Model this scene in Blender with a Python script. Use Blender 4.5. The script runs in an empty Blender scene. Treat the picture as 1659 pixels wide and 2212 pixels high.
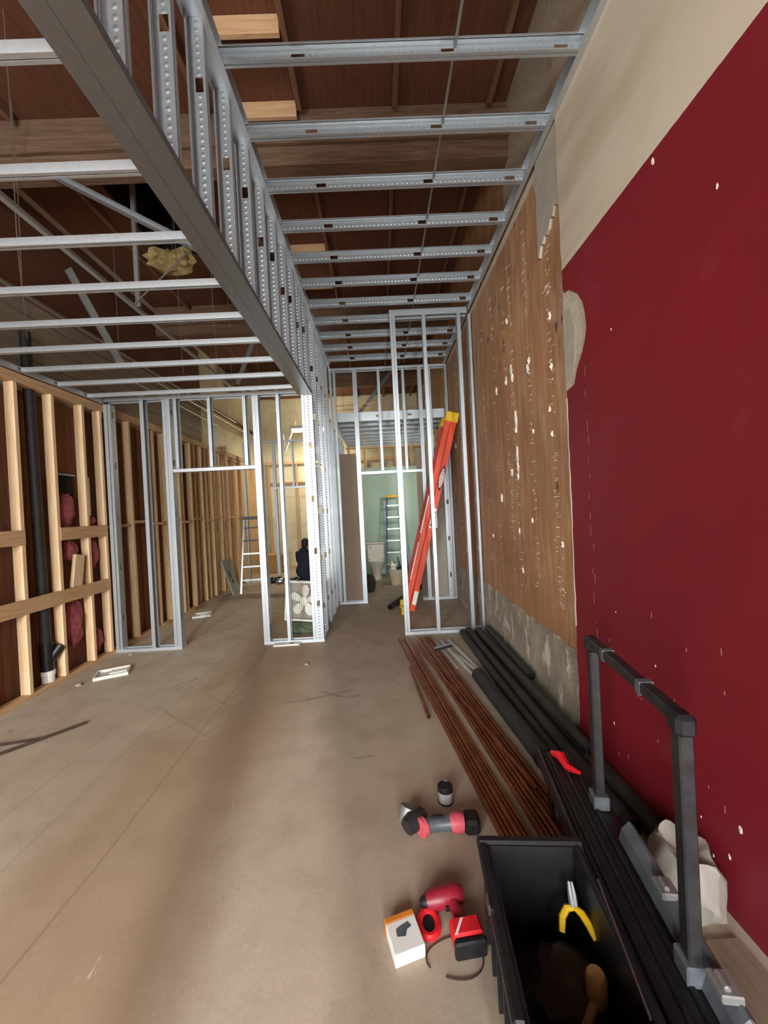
import bpy, bmesh, math, random
from mathutils import Vector, Matrix
random.seed(7)
S = bpy.context.scene
COL = S.collection
V = Vector

# ------------------------------------------------------------------ camera
H_CAM, F_PX = 1.55, 830.0
YAW, PITCH, ROLL = 0.0117, -0.0068, -0.0502
cam_d = bpy.data.cameras.new('camera')
cam_d.sensor_fit = 'VERTICAL'
cam_d.sensor_height = 36.0
cam_d.sensor_width = 27.0
cam_d.lens = 36.0 * F_PX / 2212.0
cam_d.clip_start = 0.02
cam = bpy.data.objects.new('camera', cam_d)
COL.objects.link(cam)
_r0 = V((math.cos(YAW), -math.sin(YAW), 0))
_f0 = V((math.sin(YAW), math.cos(YAW), 0))
_fw = math.cos(PITCH) * _f0 + math.sin(PITCH) * V((0, 0, 1))
_up = -math.sin(PITCH) * _f0 + math.cos(PITCH) * V((0, 0, 1))
_ri = math.cos(ROLL) * _r0 + math.sin(ROLL) * _up
_ui = math.cos(ROLL) * _up - math.sin(ROLL) * _r0
cam.matrix_world = Matrix(((_ri.x, _ui.x, -_fw.x, 0), (_ri.y, _ui.y, -_fw.y, 0), (_ri.z, _ui.z, -_fw.z, H_CAM), (0, 0, 0, 1)))
S.camera = cam

# ------------------------------------------------------------------ world, sun, window daylight, exposure
W = bpy.data.worlds.new('world')
S.world = W
W.use_nodes = True
bg = W.node_tree.nodes['Background']
bg.inputs[0].default_value = (0.86, 0.93, 1.0, 1)
bg.inputs[1].default_value = 1.2


def lamp(name, kind, loc, rot, power, color=(1, 1, 1), **kw):
    d = bpy.data.lights.new(name, kind)
    d.energy = power
    d.color = color
    for k, v in kw.items():
        setattr(d, k, v)
    o = bpy.data.objects.new(name, d)
    o.location = loc
    o.rotation_euler = rot
    COL.objects.link(o)
    return o


R90 = math.pi / 2
# daylight entering through the shop front behind the camera: a tall sunlit house front across the
# street seen through the narrow door, and the wide soft windows beside it
_src = V((6.9, -40.0, 18.5))
street = lamp('street_daylight', 'AREA', _src, (0, 0, 0), 12000, (1.0, 0.98, 0.95), shape='RECTANGLE', size=1.1, size_y=19)
street.rotation_euler = (V((0.42, -3.6, 18.5)) - V((6.9, -40.0, 18.5))).to_track_quat('-Z', 'Y').to_euler()
for nm, x, z, w_, h_, p in (('window_daylight_left', -2.55, 1.75, 1.2, 2.6, 190), ('window_daylight_middle', -0.85, 2.2, 1.6, 1.7, 72), ('window_daylight_door', 0.42, 1.6, 0.44, 3.0, 120)):
    lamp(nm, 'AREA', (x, -3.75, z), (R90, 0, 0), p, (0.95, 0.98, 1.0), shape='RECTANGLE', size=w_, size_y=h_)

VS = S.view_settings
S.display_settings.display_device = 'sRGB'
VS.view_transform = 'Standard'
VS.look = 'None'
VS.gamma = 1.0
VS.use_curve_mapping = False
VS.exposure = 0.92


# ------------------------------------------------------------------ materials
def lin(c):
    def f(v):
        v /= 255.0
        return v / 12.92 if v <= 0.04045 else ((v + 0.055) / 1.055) ** 2.4
    if isinstance(c, str):
        c = [int(c[i:i + 2], 16) for i in (1, 3, 5)]
    return (f(c[0]), f(c[1]), f(c[2]), 1.0)


class NT:
    def __init__(s, name):
        s.m = bpy.data.materials.new(name)
        s.m.use_nodes = True
        s.t = s.m.node_tree
        s.b = s.t.nodes['Principled BSDF']

    def n(s, typ, **kw):
        nd = s.t.nodes.new(typ)
        for k, v in kw.items():
            if k == 'inp':
                for a, b in v.items():
                    nd.inputs[a].default_value = b
            else:
                setattr(nd, k, v)
        return nd

    def l(s, a, b):
        s.t.links.new(a, b)

    def math(s, op, a, b=None, c=None):
        nd = s.n('ShaderNodeMath', operation=op)
        for i, v in enumerate((a, b, c)):
            if v is None:
                continue
            if hasattr(v, 'links'):
                s.l(v, nd.inputs[i])
            else:
                nd.inputs[i].default_value = v
        return nd.outputs[0]

    def noise(s, coord, scale, detail=4, rough=0.55, vscale=None):
        nd = s.n('ShaderNodeTexNoise', inp={'Scale': scale, 'Detail': detail, 'Roughness': rough})
        if vscale:
            mp = s.n('ShaderNodeMapping')
            mp.inputs['Scale'].default_value = vscale
            s.l(coord, mp.inputs[0])
            coord = mp.outputs[0]
        s.l(coord, nd.inputs['Vector'])
        return nd.outputs['Fac']

    def ramp(s, fac, stops):
        nd = s.n('ShaderNodeValToRGB')
        el = nd.color_ramp.elements
        while len(el) < len(stops):
            el.new(0.5)
        for e, (p, c) in zip(el, stops):
            e.position = p
            e.color = c if len(c) == 4 else (*c, 1)
        s.l(fac, nd.inputs[0])
        return nd.outputs[0]

    def mix(s, fac, a, b, mode='MIX'):
        nd = s.n('ShaderNodeMix', data_type='RGBA', blend_type=mode)
        for sock, v in ((nd.inputs[0], fac), (nd.inputs[6], a), (nd.inputs[7], b)):
            if hasattr(v, 'links'):
                s.l(v, sock)
            else:
                sock.default_value = v
        return nd.outputs[2]

    def bump(s, h, strength=0.3, dist=0.01):
        nd = s.n('ShaderNodeBump', inp={'Strength': strength, 'Distance': dist})
        s.l(h, nd.inputs['Height'])
        s.l(nd.outputs[0], s.b.inputs['Normal'])

    def coord(s, which='Object'):
        return s.n('ShaderNodeTexCoord').outputs[which]

    def pos(s):
        return s.n('ShaderNodeNewGeometry').outputs['Position']

    def col(s, v):
        if hasattr(v, 'links'):
            s.l(v, s.b.inputs['Base Color'])
        else:
            s.b.inputs['Base Color'].default_value = v

    def set(s, rough=0.6, metal=0.0, spec=None):
        s.b.inputs['Roughness'].default_value = rough
        s.b.inputs['Metallic'].default_value = metal
        if spec is not None:
            s.b.inputs['Specular IOR Level'].default_value = spec


def plain(name, c, rough=0.6, metal=0.0, var=0.12, scale=12, bump=0.0, spec=None):
    t = NT(name)
    c = lin(c)
    f = t.noise(t.pos(), scale, 5)
    lo = tuple(v * (1 - var) for v in c[:3]) + (1,)
    hi = tuple(min(1, v * (1 + var)) for v in c[:3]) + (1,)
    t.col(t.ramp(f, [(0.3, lo), (0.7, hi)]))
    if bump:
        t.bump(f, bump, 0.01)
    t.set(rough, metal, spec)
    return t.m


def wood(name, c1, c2, axis=2, rough=0.75, knots=True):
    t = NT(name)
    vs = [14, 14, 14]
    vs[axis] = 0.9
    co = t.pos()
    g = t.noise(co, 4.0, 6, 0.65, vs)
    colr = t.ramp(g, [(0.32, lin(c1)), (0.68, lin(c2))])
    if knots:
        vk = [7, 7, 7]
        vk[axis] = 2.6
        k = t.noise(co, 1.6, 2, 0.4, vk)
        kf = t.ramp(k, [(0.68, (0, 0, 0)), (0.76, (1, 1, 1))])
        colr = t.mix(t.math('MULTIPLY', kf, 0.45), colr, tuple(v * 0.45 for v in lin(c1)[:3]) + (1,))
    big = t.noise(co, 0.9, 2)
    colr = t.mix(0.25, colr, t.ramp(big, [(0.3, (0.45, 0.45, 0.45)), (0.7, (1, 1, 1))]), 'MULTIPLY')
    t.col(colr)
    t.bump(g, 0.15, 0.004)
    t.set(rough)
    return t.m


def galv(name, c='#c2c8cb', dimple=True, rough=0.46, metal=0.8):
    t = NT(name)
    co = t.coord('Object')
    sp = t.n('ShaderNodeSeparateXYZ')
    t.l(co, sp.inputs[0])
    spang = t.noise(t.pos(), 45, 3)
    streak = t.noise(co, 6, 3, 0.5, (1, 1, 0.15))
    c = lin(c)
    base = t.ramp(spang, [(0.3, tuple(v * 0.93 for v in c[:3])), (0.7, tuple(min(1, v * 1.05) for v in c[:3]))])
    base = t.mix(0.25, base, t.ramp(streak, [(0.3, (0.7, 0.71, 0.73)), (0.7, (1, 1, 1))]), 'MULTIPLY')
    t.col(base)
    t.b.inputs['Roughness'].default_value = rough
    t.b.inputs['Metallic'].default_value = metal
    if dimple:
        # rows of pressed dimples along the middle of the web and the flanges
        nrm = t.n('ShaderNodeSeparateXYZ')
        t.l(t.coord('Normal'), nrm.inputs[0])
        onweb = t.math('GREATER_THAN', t.math('ABSOLUTE', nrm.outputs[1]), 0.5)
        u = t.math('ADD', t.math('MULTIPLY', sp.outputs[0], onweb), t.math('MULTIPLY', t.math('SUBTRACT', sp.outputs[1], 0.017), t.math('SUBTRACT', 1.0, onweb)))
        z = t.math('MULTIPLY', t.math('SUBTRACT', t.math('FRACT', t.math('DIVIDE', sp.outputs[2], 0.036)), 0.5), 0.036)
        d = t.math('SQRT', t.math('ADD', t.math('MULTIPLY', u, u), t.math('MULTIPLY', z, z)))
        r = t.math('MULTIPLY', d, 1.0 / 0.012)
        hgt = t.math('MULTIPLY', t.math('MAXIMUM', t.math('SUBTRACT', 1.0, r), 0.0), onweb)
        # long ribs beside the dimples
        rib = t.math('LESS_THAN', t.math('ABSOLUTE', t.math('SUBTRACT', t.math('ABSOLUTE', u), 0.021)), 0.0025)
        t.bump(t.math('ADD', hgt, t.math('MULTIPLY', rib, 0.3)), 0.6, 0.006)
    return t.m


STROKES = ((-0.68, 3.19, -0.30, 3.33, 0.014), (-0.60, 3.33, -0.36, 3.20, 0.016), (-0.86, 3.16, -0.66, 3.20, 0.012), (-0.34, 3.20, -0.24, 3.22, 0.02), (-0.24, 2.40, -0.12, 2.42, 0.01))


def concrete_floor():
    t = NT('concrete_floor')
    p = t.pos()
    n1 = t.noise(p, 0.55, 5, 0.6)
    n2 = t.noise(p, 3.5, 6, 0.65)
    n3 = t.noise(p, 60, 3, 0.6)
    c = t.ramp(n1, [(0.28, lin('#a3917d')), (0.5, lin('#b3a38f')), (0.72, lin('#bdaf9c'))])
    c = t.mix(t.ramp(n2, [(0.45, (0, 0, 0)), (0.75, (0.55,) * 3)]), c, lin('#8c7d6c'))
    c = t.mix(0.25, c, t.ramp(n3, [(0.35, (0.7,) * 3), (0.65, (1, 1, 1))]), 'MULTIPLY')
    sp = t.n('ShaderNodeSeparateXYZ')
    t.l(p, sp.inputs[0])
    # two browner bands running lengthwise, with wavering edges
    wx = t.math('ADD', sp.outputs[0], t.math('MULTIPLY', t.math('SUBTRACT', t.noise(p, 1.3, 4), 0.5), 0.35))
    band = t.ramp(t.math('MULTIPLY', t.math('ABSOLUTE', t.math('ADD', wx, 1.25)), 1.0), [(0.32, (1, 1, 1)), (0.62, (0, 0, 0))])
    c = t.mix(t.math('MULTIPLY', band, 0.55), c, lin('#8f6f50'))
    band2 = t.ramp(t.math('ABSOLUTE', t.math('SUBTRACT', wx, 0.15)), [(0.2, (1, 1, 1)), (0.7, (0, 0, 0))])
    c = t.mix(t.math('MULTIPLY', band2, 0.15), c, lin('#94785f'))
    # mortar traces of a removed diagonal tile floor
    mp = t.n('ShaderNodeMapping')
    mp.inputs['Rotation'].default_value = (0, 0, math.radians(38))
    t.l(p, mp.inputs[0])
    wob = t.n('ShaderNodeMix', data_type='VECTOR')
    wob.inputs[0].default_value = 0.035
    nz = t.n('ShaderNodeTexNoise', inp={'Scale': 2.5})
    t.l(p, nz.inputs['Vector'])
    t.l(mp.outputs[0], wob.inputs[4])
    t.l(nz.outputs['Color'], wob.inputs[5])
    br = t.n('ShaderNodeTexBrick', offset=0.0, inp={'Scale': 1.0, 'Mortar Size': 0.011, 'Mortar Smooth': 0.6, 'Brick Width': 0.33, 'Row Height': 0.33, 'Bias': 0})
    t.l(wob.outputs[1], br.inputs['Vector'])
    line = br.outputs['Fac']
    mx = t.math('MULTIPLY', t.math('GREATER_THAN', sp.outputs[0], -2.75), t.math('LESS_THAN', sp.outputs[0], -1.25))
    my = t.math('MULTIPLY', t.math('GREATER_THAN', sp.outputs[1], 2.7), t.math('LESS_THAN', sp.outputs[1], 8.2))
    patch = t.ramp(t.noise(p, 1.1, 2), [(0.5, (0, 0, 0)), (0.6, (1, 1, 1))])
    msk = t.math('MULTIPLY', t.math('MULTIPLY', mx, my), patch)
    c = t.mix(t.math('MULTIPLY', t.math('MULTIPLY', line, msk), 0.6), c, lin('#6f675c'))
    c = t.mix(t.math('MULTIPLY', msk, 0.22), c, lin('#b7ab8d'))
    wx2 = t.math('ADD', sp.outputs[0], t.math('MULTIPLY', t.math('SUBTRACT', t.noise(p, 14, 3), 0.5), 0.06))
    # seams in the screed running with the room
    sw = t.math('ADD', sp.outputs[0], t.math('MULTIPLY', t.noise(p, 0.8, 3), 0.09))
    for x0, wd, st in ((-1.33, 0.007, 0.32), (-1.75, 0.006, 0.2), (-2.05, 0.007, 0.18)):
        ln = t.math('LESS_THAN', t.math('ABSOLUTE', t.math('SUBTRACT', sw, x0)), wd)
        c = t.mix(t.math('MULTIPLY', ln, st), c, lin('#6b5844'))
    # smeared strokes left on the floor
    for x1, y1, x2, y2, wd in STROKES:
        L = math.hypot(x2 - x1, y2 - y1)
        dx, dy = (x2 - x1) / L, (y2 - y1) / L
        px = t.math('SUBTRACT', wx2, x1)
        py = t.math('SUBTRACT', sp.outputs[1], y1)
        al = t.math('ADD', t.math('MULTIPLY', px, dx), t.math('MULTIPLY', py, dy))
        ac = t.math('ABSOLUTE', t.math('SUBTRACT', t.math('MULTIPLY', px, dy), t.math('MULTIPLY', py, dx)))
        m = t.math('MULTIPLY', t.math('MULTIPLY', t.math('GREATER_THAN', al, 0), t.math('LESS_THAN', al, L)), t.math('LESS_THAN', ac, wd))
        c = t.mix(t.math('MULTIPLY', m, 0.4), c, lin('#6a6258'))
    # scuffs and dark blotches
    sc = t.noise(p, 2.3, 5, 0.7, (1, 1, 1))
    c = t.mix(t.ramp(sc, [(0.66, (0, 0, 0)), (0.74, (0.6,) * 3)]), c, lin('#6c6359'))
    sc2 = t.noise(p, 5.5, 4, 0.7, (1.4, 0.6, 1))
    c = t.mix(t.ramp(sc2, [(0.69, (0, 0, 0)), (0.75, (0.5,) * 3)]), c, lin('#d8d0c0'))
    t.col(c)
    t.bump(t.math('ADD', n3, n2), 0.12, 0.004)
    t.set(0.62, 0, 0.3)
    return t.m


def plywood_wall():
    t = NT('glue_stained_plywood')
    p = t.pos()
    g = t.noise(p, 3, 6, 0.65, (6, 6, 0.7))
    b = t.noise(p, 1.1, 4, 0.6)
    c = t.ramp(g, [(0.3, lin('#97694a')), (0.55, lin('#b5865e')), (0.75, lin('#c5a079'))])
    c = t.mix(t.ramp(b, [(0.4, (0, 0, 0)), (0.7, (0.5,) * 3)]), c, lin('#7a5233'))
    # chalky smears
    s = t.noise(p, 2.2, 6, 0.7, (3, 3, 0.6))
    c = t.mix(t.ramp(s, [(0.54, (0, 0, 0)), (0.74, (0.6,) * 3)]), c, lin('#bfb1a0'))
    k = t.noise(p, 5.0, 2, 0.4, (2.2, 2.2, 1))
    c = t.mix(t.ramp(k, [(0.72, (0, 0, 0)), (0.77, (0.8,) * 3)]), c, lin('#3b281b'))
    f = t.noise(p, 26, 3, 0.5, (1, 1.0, 2.4))
    c = t.mix(t.ramp(f, [(0.7, (0, 0, 0)), (0.76, (0.5,) * 3)]), c, lin('#cbbfae'))
    t.col(c)
    t.bump(g, 0.15, 0.004)
    t.set(0.6)
    return t.m


def painted_drywall():
    """lower part painted dark red, bare tan board above the paint line"""
    t = NT('red_and_bare_drywall')
    p = t.pos()
    sp = t.n('ShaderNodeSeparateXYZ')
    t.l(p, sp.inputs[0])
    n = t.noise(p, 1.2, 4)
    n2 = t.noise(p, 34, 3)
    red = t.ramp(n, [(0.3, lin('#6e1620')), (0.7, lin('#7d1a24'))])
    scr = t.noise(p, 9, 5, 0.75, (1, 1.0, 0.35))
    red = t.mix(t.ramp(scr, [(0.71, (0, 0, 0)), (0.76, (0.5,) * 3)]), red, lin('#b98c88'))
    red = t.mix(t.ramp(t.noise(p, 2.0, 4), [(0.6, (0, 0, 0)), (0.8, (0.35,) * 3)]), red, lin('#86434a'))
    bare = t.ramp(n, [(0.3, lin('#bcae98')), (0.7, lin('#cfc3ae'))])
    bare = t.mix(t.ramp(t.noise(p, 1.6, 3, 0.5, (1, 0.4, 2.5)), [(0.5, (0, 0, 0)), (0.7, (0.6,) * 3)]), bare, lin('#a9977c'))
    hi = t.math('GREATER_THAN', t.math('ADD', sp.outputs[2], t.math('MULTIPLY', n2, 0.006)), 2.985)
    t.col(t.mix(hi, red, bare))
    t.bump(n2, 0.12, 0.003)
    t.set(0.5, 0, 0.35)
    return t.m


def base_concrete():
    t = NT('worn_concrete_base')
    p = t.pos()
    a = t.noise(p, 3, 6, 0.7)
    b = t.noise(p, 8, 5, 0.7, (1, 1, 0.5))
    c = t.ramp(a, [(0.3, lin('#807565')), (0.6, lin('#a39784')), (0.8, lin('#b5a996'))])
    c = t.mix(t.ramp(b, [(0.54, (0, 0, 0)), (0.62, (0.8,) * 3)]), c, lin('#d5cdbd'))
    t.col(c)
    t.bump(t.math('ADD', a, b), 0.5, 0.01)
    t.set(0.8)
    return t.m


M = {}
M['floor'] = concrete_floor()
M['galv'] = galv('galvanised_steel')
M['galv_flat'] = galv('galvanised_track', '#ccd1d3', False)
M['galv_dark'] = galv('shaded_galvanised_track', '#9a9c9d', False, 0.42, 0.92)  # darker copy of the track steel; the dim underside is put into its colour
M['galv_dull'] = galv('dull_galvanised_steel', '#8d8c88', False, 0.5, 0.5)
M['ply_wall'] = plywood_wall()
M['drywall'] = painted_drywall()
M['base'] = base_concrete()
M['stud'] = wood('pale_fir_upright', '#d9b183', '#efd2a8', 2)
M['stud_y'] = wood('pale_fir_lengthwise', '#b98f63', '#d3ae82', 1)
M['stud_x'] = wood('pale_fir_crosswise', '#c59b6c', '#e0bc90', 0)
M['stud_warm_lit'] = wood('warm_lit_fir_upright', '#bb976b', '#d8b78d', 2)  # browner copy of the stud fir; warm far-room lamplight put into the colour
M['roof_wood'] = wood('dark_roof_deck', '#5a3422', '#74472d', 1, 0.85)
M['roof_stick'] = wood('dark_roof_purlin', '#6f4a33', '#8b6246', 1, 0.85)
M['roof_beam'] = wood('old_roof_beam', '#5d4432', '#856850', 0, 0.9)
M['block'] = wood('pale_blocking', '#c79a6e', '#deb88d', 0)
M['ply_dark'] = wood('dark_plywood_sheathing', '#6c4329', '#885738', 2, 0.85)
M['board_grey'] = wood('greyed_board', '#8e7d69', '#a59684', 1, 0.85)
M['cream'] = plain('cream_block_wall', '#cfc6aa', 0.8, 0, 0.12, 3, 0.2)
M['green'] = plain('green_gypsum_board', '#b9d0be', 0.7, 0, 0.08, 2)
M['paper'] = plain('brown_board_backing', '#93806e', 0.8, 0, 0.06, 3)
M['gyp'] = plain('torn_gypsum', '#b5a994', 0.9, 0, 0.15, 30, 0.3)
M['gyp_grey'] = plain('grey_gypsum_paper', '#a39a8b', 0.9, 0, 0.1, 10, 0.1)
M['glue'] = plain('white_adhesive', '#ddd4c4', 0.8, 0, 0.1, 40, 0.3)
M['black_pl'] = plain('black_plastic', '#161619', 0.42, 0, 0.35, 14, 0.15)
M['black_rough'] = plain('black_foam_pipe', '#2c2a28', 0.6, 0, 0.3, 9, 0.1)
M['black_metal'] = plain('black_painted_metal', '#2b2a2b', 0.4, 0.2, 0.4, 18, 0.1)
M['grey_pl'] = plain('grey_plastic', '#55595e', 0.4, 0, 0.25, 14, 0.1)
M['copper'] = plain('copper_pipe_metal', '#925738', 0.34, 0.75, 0.3, 9)
M['orange'] = plain('orange_fibreglass', '#e2471f', 0.45, 0, 0.08, 6)
M['orange_dk'] = plain('red_orange_fibreglass', '#b8321c', 0.5, 0, 0.1, 6)
M['yellow'] = plain('yellow_plastic', '#e6b81c', 0.45, 0, 0.1, 10)
M['blue'] = plain('blue_fibreglass', '#28508e', 0.45, 0, 0.1, 6)
M['alu'] = plain('brushed_aluminium', '#c3c6c6', 0.35, 0.8, 0.12, 20)
M['white'] = plain('white_plastic', '#e8e6df', 0.5, 0, 0.05, 10)
M['white_dim'] = plain('off_white_plastic', '#cfccc0', 0.5, 0, 0.08, 10)
M['porcelain'] = plain('porcelain', '#d9d2c4', 0.2, 0, 0.04, 4)
M['pink'] = plain('pink_insulation', '#a8585c', 0.95, 0, 0.25, 22, 0.6)
M['yel_ins'] = plain('yellow_fibreglass_insulation', '#b09a66', 0.95, 0, 0.3, 25, 0.8)
M['void'] = plain('dark_void', '#17130f', 0.95, 0, 0.3, 5)
M['red'] = plain('red_tool_plastic', '#d81e26', 0.4, 0, 0.12, 12)
M['red_dk'] = plain('dark_red_tool_plastic', '#8b1a2a', 0.4, 0, 0.2, 12)
M['pinkred'] = plain('pinkish_red_rubber', '#c8525c', 0.5, 0, 0.2, 20)
M['steel'] = plain('bright_steel', '#c9ccd0', 0.25, 1.0, 0.1, 20)
M['navy'] = plain('navy_cloth', '#1d2233', 0.9, 0, 0.2, 30, 0.2)
M['denim'] = plain('dark_work_trousers', '#20232b', 0.9, 0, 0.2, 30, 0.2)
M['skin'] = plain('skin', '#b98a6e', 0.6, 0, 0.05, 10)
M['hair'] = plain('dark_hair', '#1c1818', 0.7, 0, 0.3, 40, 0.3)
M['greenbag'] = plain('dark_green_canvas', '#4d5a45', 0.9, 0, 0.2, 14, 0.4)
M['whitebag'] = plain('white_plastic_sack', '#9c9489', 0.6, 0, 0.1, 8, 0.3)
M['card'] = plain('cardboard', '#a9804f', 0.8, 0, 0.1, 8)
M['orange_box'] = plain('orange_print', '#d6802a', 0.5, 0, 0.1, 10)
M['greyboard'] = plain('grey_green_board', '#8b9388', 0.7, 0, 0.1, 6)
M['brown'] = plain('dark_brown_sack', '#3a2f28', 0.9, 0, 0.3, 14, 0.3)
M['bucket'] = plain('beige_bucket', '#b7a88e', 0.5, 0, 0.1, 8)
M['wire'] = plain('thin_wire', '#8b7e70', 0.5, 0.5, 0.1, 8)
M['plank'] = wood('dusty_plank', '#75624f', '#8a7662', 1)
M['scratch'] = plain('pale_scratch', '#a06a68', 0.7)
M['can'] = plain('can_metal', '#b5b0b0', 0.35, 0.35, 0.2, 30)
M['ink'] = plain('black_print', '#141414', 0.6)
M['redink'] = plain('red_print', '#b3161c', 0.6)
M['rust'] = plain('rusty_rod', '#3d2c22', 0.7, 0.3, 0.3, 20)
M['grille'] = plain('grey_grille', '#8f897c', 0.6, 0.2, 0.1, 20)
_t = NT('lit_tube')
_t.col((1, 0.95, 0.75, 1))
_t.b.inputs['Emission Color'].default_value = (1.0, 0.93, 0.62, 1)
_t.b.inputs['Emission Strength'].default_value = 8.0
M['tube'] = _t.m


# ------------------------------------------------------------------ mesh helpers
class MB:
    def __init__(s):
        s.v = []
        s.f = []

    def add(s, vs, fs):
        o = len(s.v)
        s.v += [tuple(v) for v in vs]
        s.f += [tuple(i + o for i in f) for f in fs]
        return s

    def box(s, x0, x1, y0, y1, z0, z1, mat=None):
        vs = [V((x, y, z)) for z in (z0, z1) for y in (y0, y1) for x in (x0, x1)]
        if mat is not None:
            vs = [mat @ v for v in vs]
        return s.add(vs, [(0, 2, 3, 1), (4, 5, 7, 6), (0, 1, 5, 4), (2, 6, 7, 3), (0, 4, 6, 2), (1, 3, 7, 5)])

    def cyl(s, a, b, r, r2=None, n=10, cap=True):
        a, b = V(a), V(b)
        r2 = r if r2 is None else r2
        d = (b - a).normalized()
        u = d.orthogonal().normalized()
        w = d.cross(u)
        vs = []
        for c, rr in ((a, r), (b, r2)):
            for i in range(n):
                t = 2 * math.pi * i / n
                vs.append(c + u * math.cos(t) * rr + w * math.sin(t) * rr)
        fs = [(i, (i + 1) % n, n + (i + 1) % n, n + i) for i in range(n)]
        if cap:
            fs += [tuple(reversed(range(n))), tuple(range(n, 2 * n))]
        return s.add(vs, fs)

    def pipe(s, a, b, r, ri, n=12):
        """open-ended hollow pipe"""
        a, b = V(a), V(b)
        d = (b - a).normalized()
        u = d.orthogonal().normalized()
        w = d.cross(u)
        vs = []
        for c, rr in ((a, r), (b, r), (b, ri), (a, ri)):
            for i in range(n):
                t = 2 * math.pi * i / n
                vs.append(c + u * math.cos(t) * rr + w * math.sin(t) * rr)
        fs = []
        for k in range(4):
            k2 = (k + 1) % 4
            fs += [(k * n + i, k * n + (i + 1) % n, k2 * n + (i + 1) % n, k2 * n + i) for i in range(n)]
        return s.add(vs, fs)

    def tube(s, pts, r, n=8, closed=False):
        pts = [V(p) for p in pts]
        rs = r if isinstance(r, (list, tuple)) else [r] * len(pts)
        m = len(pts)
        vs = []
        u = None
        for i, p in enumerate(pts):
            if closed:
                d = (pts[(i + 1) % m] - pts[i - 1]).normalized()
            else:
                d = (pts[min(i + 1, m - 1)] - pts[max(i - 1, 0)]).normalized()
            if u is None:
                u = d.orthogonal().normalized()
            else:
                u = (u - d * u.dot(d)).normalized()
            w = d.cross(u)
            for k in range(n):
                t = 2 * math.pi * k / n
                vs.append(p + (u * math.cos(t) + w * math.sin(t)) * rs[i])
        fs = []
        for i in range(m if closed else m - 1):
            j = (i + 1) % m
            fs += [(i * n + k, i * n + (k + 1) % n, j * n + (k + 1) % n, j * n + k) for k in range(n)]
        if not closed:
            fs += [tuple(reversed(range(n))), tuple(range((m - 1) * n, m * n))]
        return s.add(vs, fs)

    def lathe(s, prof, c=(0, 0, 0), n=16, sx=1, sy=1):
        c = V(c)
        vs = []
        for r, z in prof:
            for k in range(n):
                t = 2 * math.pi * k / n
                vs.append(c + V((r * math.cos(t) * sx, r * math.sin(t) * sy, z)))
        fs = []
        for i in range(len(prof) - 1):
            fs += [(i * n + k, i * n + (k + 1) % n, (i + 1) * n + (k + 1) % n, (i + 1) * n + k) for k in range(n)]
        fs += [tuple(reversed(range(n))), tuple(range((len(prof) - 1) * n, len(prof) * n))]
        return s.add(vs, fs)

    def prism(s, poly, a, b, axis):
        """extrude polygon (pairs in the two other axes, in order) along axis from a to b"""
        def mk(p, h):
            return {0: (h, p[0], p[1]), 1: (p[0], h, p[1]), 2: (p[0], p[1], h)}[axis]
        n = len(poly)
        vs = [mk(p, a) for p in poly] + [mk(p, b) for p in poly]
        fs = [tuple(range(n)), tuple(reversed(range(n, 2 * n)))] + [(i, n + i, n + (i + 1) % n, (i + 1) % n) for i in range(n)]
        return s.add(vs, fs)

    def blob(s, c, rx, ry, rz, seed=0, amp=0.25, n=10, m=7):
        rnd = random.Random(seed)
        c = V(c)
        vs = [c + V((0, 0, -rz))]
        for i in range(1, m):
            ph = math.pi * i / m
            for k in range(n):
                t = 2 * math.pi * k / n
                q = 1 + rnd.uniform(-amp, amp)
                vs.append(c + V((rx * math.sin(ph) * math.cos(t) * q, ry * math.sin(ph) * math.sin(t) * q, -rz * math.cos(ph) * q)))
        vs.append(c + V((0, 0, rz)))
        fs = [(0, 1 + (k + 1) % n, 1 + k) for k in range(n)]
        for i in range(m - 2):
            fs += [(1 + i * n + k, 1 + i * n + (k + 1) % n, 1 + (i + 1) * n + (k + 1) % n, 1 + (i + 1) * n + k) for k in range(n)]
        e = len(vs) - 1
        fs += [(e, 1 + (m - 2) * n + k, 1 + (m - 2) * n + (k + 1) % n) for k in range(n)]
        return s.add(vs, fs)

    def mesh(s, name, mat, shift=None, smooth=False, bevel=0):
        me = bpy.data.meshes.new(name)
        vs = s.v if shift is None else [tuple(V(v) - shift) for v in s.v]
        me.from_pydata(vs, [], s.f)
        bm = bmesh.new()
        bm.from_mesh(me)
        bmesh.ops.recalc_face_normals(bm, faces=bm.faces)
        if bevel:
            bmesh.ops.bevel(bm, geom=[e for e in bm.edges if e.calc_face_angle(0) > 0.6], offset=bevel, segments=1, affect='EDGES', clamp_overlap=True)
        bm.to_mesh(me)
        bm.free()
        if smooth:
            for p in me.polygons:
                p.use_smooth = True
            me.set_sharp_from_angle(angle=math.radians(40))
        me.materials.append(mat)
        return me


def wm(o):
    return o.matrix_basis.copy() if o.parent is None else wm(o.parent) @ o.matrix_basis


def link(o, parent=None, world=None):
    COL.objects.link(o)
    if parent is not None:
        o.parent = parent
        o.matrix_parent_inverse = Matrix.Identity(4)
    if world is not None:
        o.matrix_basis = (wm(parent).inverted() @ world) if parent is not None else world
    return o


def ob(name, mb, mat, parent=None, smooth=False, bevel=0, local=False, space=None):
    """mesh given in world coordinates (or, with local=True, in the parent's own coordinates)"""
    mn = V((min(v[i] for v in mb.v) for i in range(3)))
    mx = V((max(v[i] for v in mb.v) for i in range(3)))
    c = V(((mn.x + mx.x) / 2, (mn.y + mx.y) / 2, mn.z))
    me = mb.mesh(name, mat, c, smooth, bevel)
    o = bpy.data.objects.new(name, me)
    if local:
        link(o, parent)
        o.location = c
    elif space is not None:
        link(o, parent, wm(space) @ Matrix.Translation(c))
    else:
        link(o, parent, Matrix.Translation(c))
    return o


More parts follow.
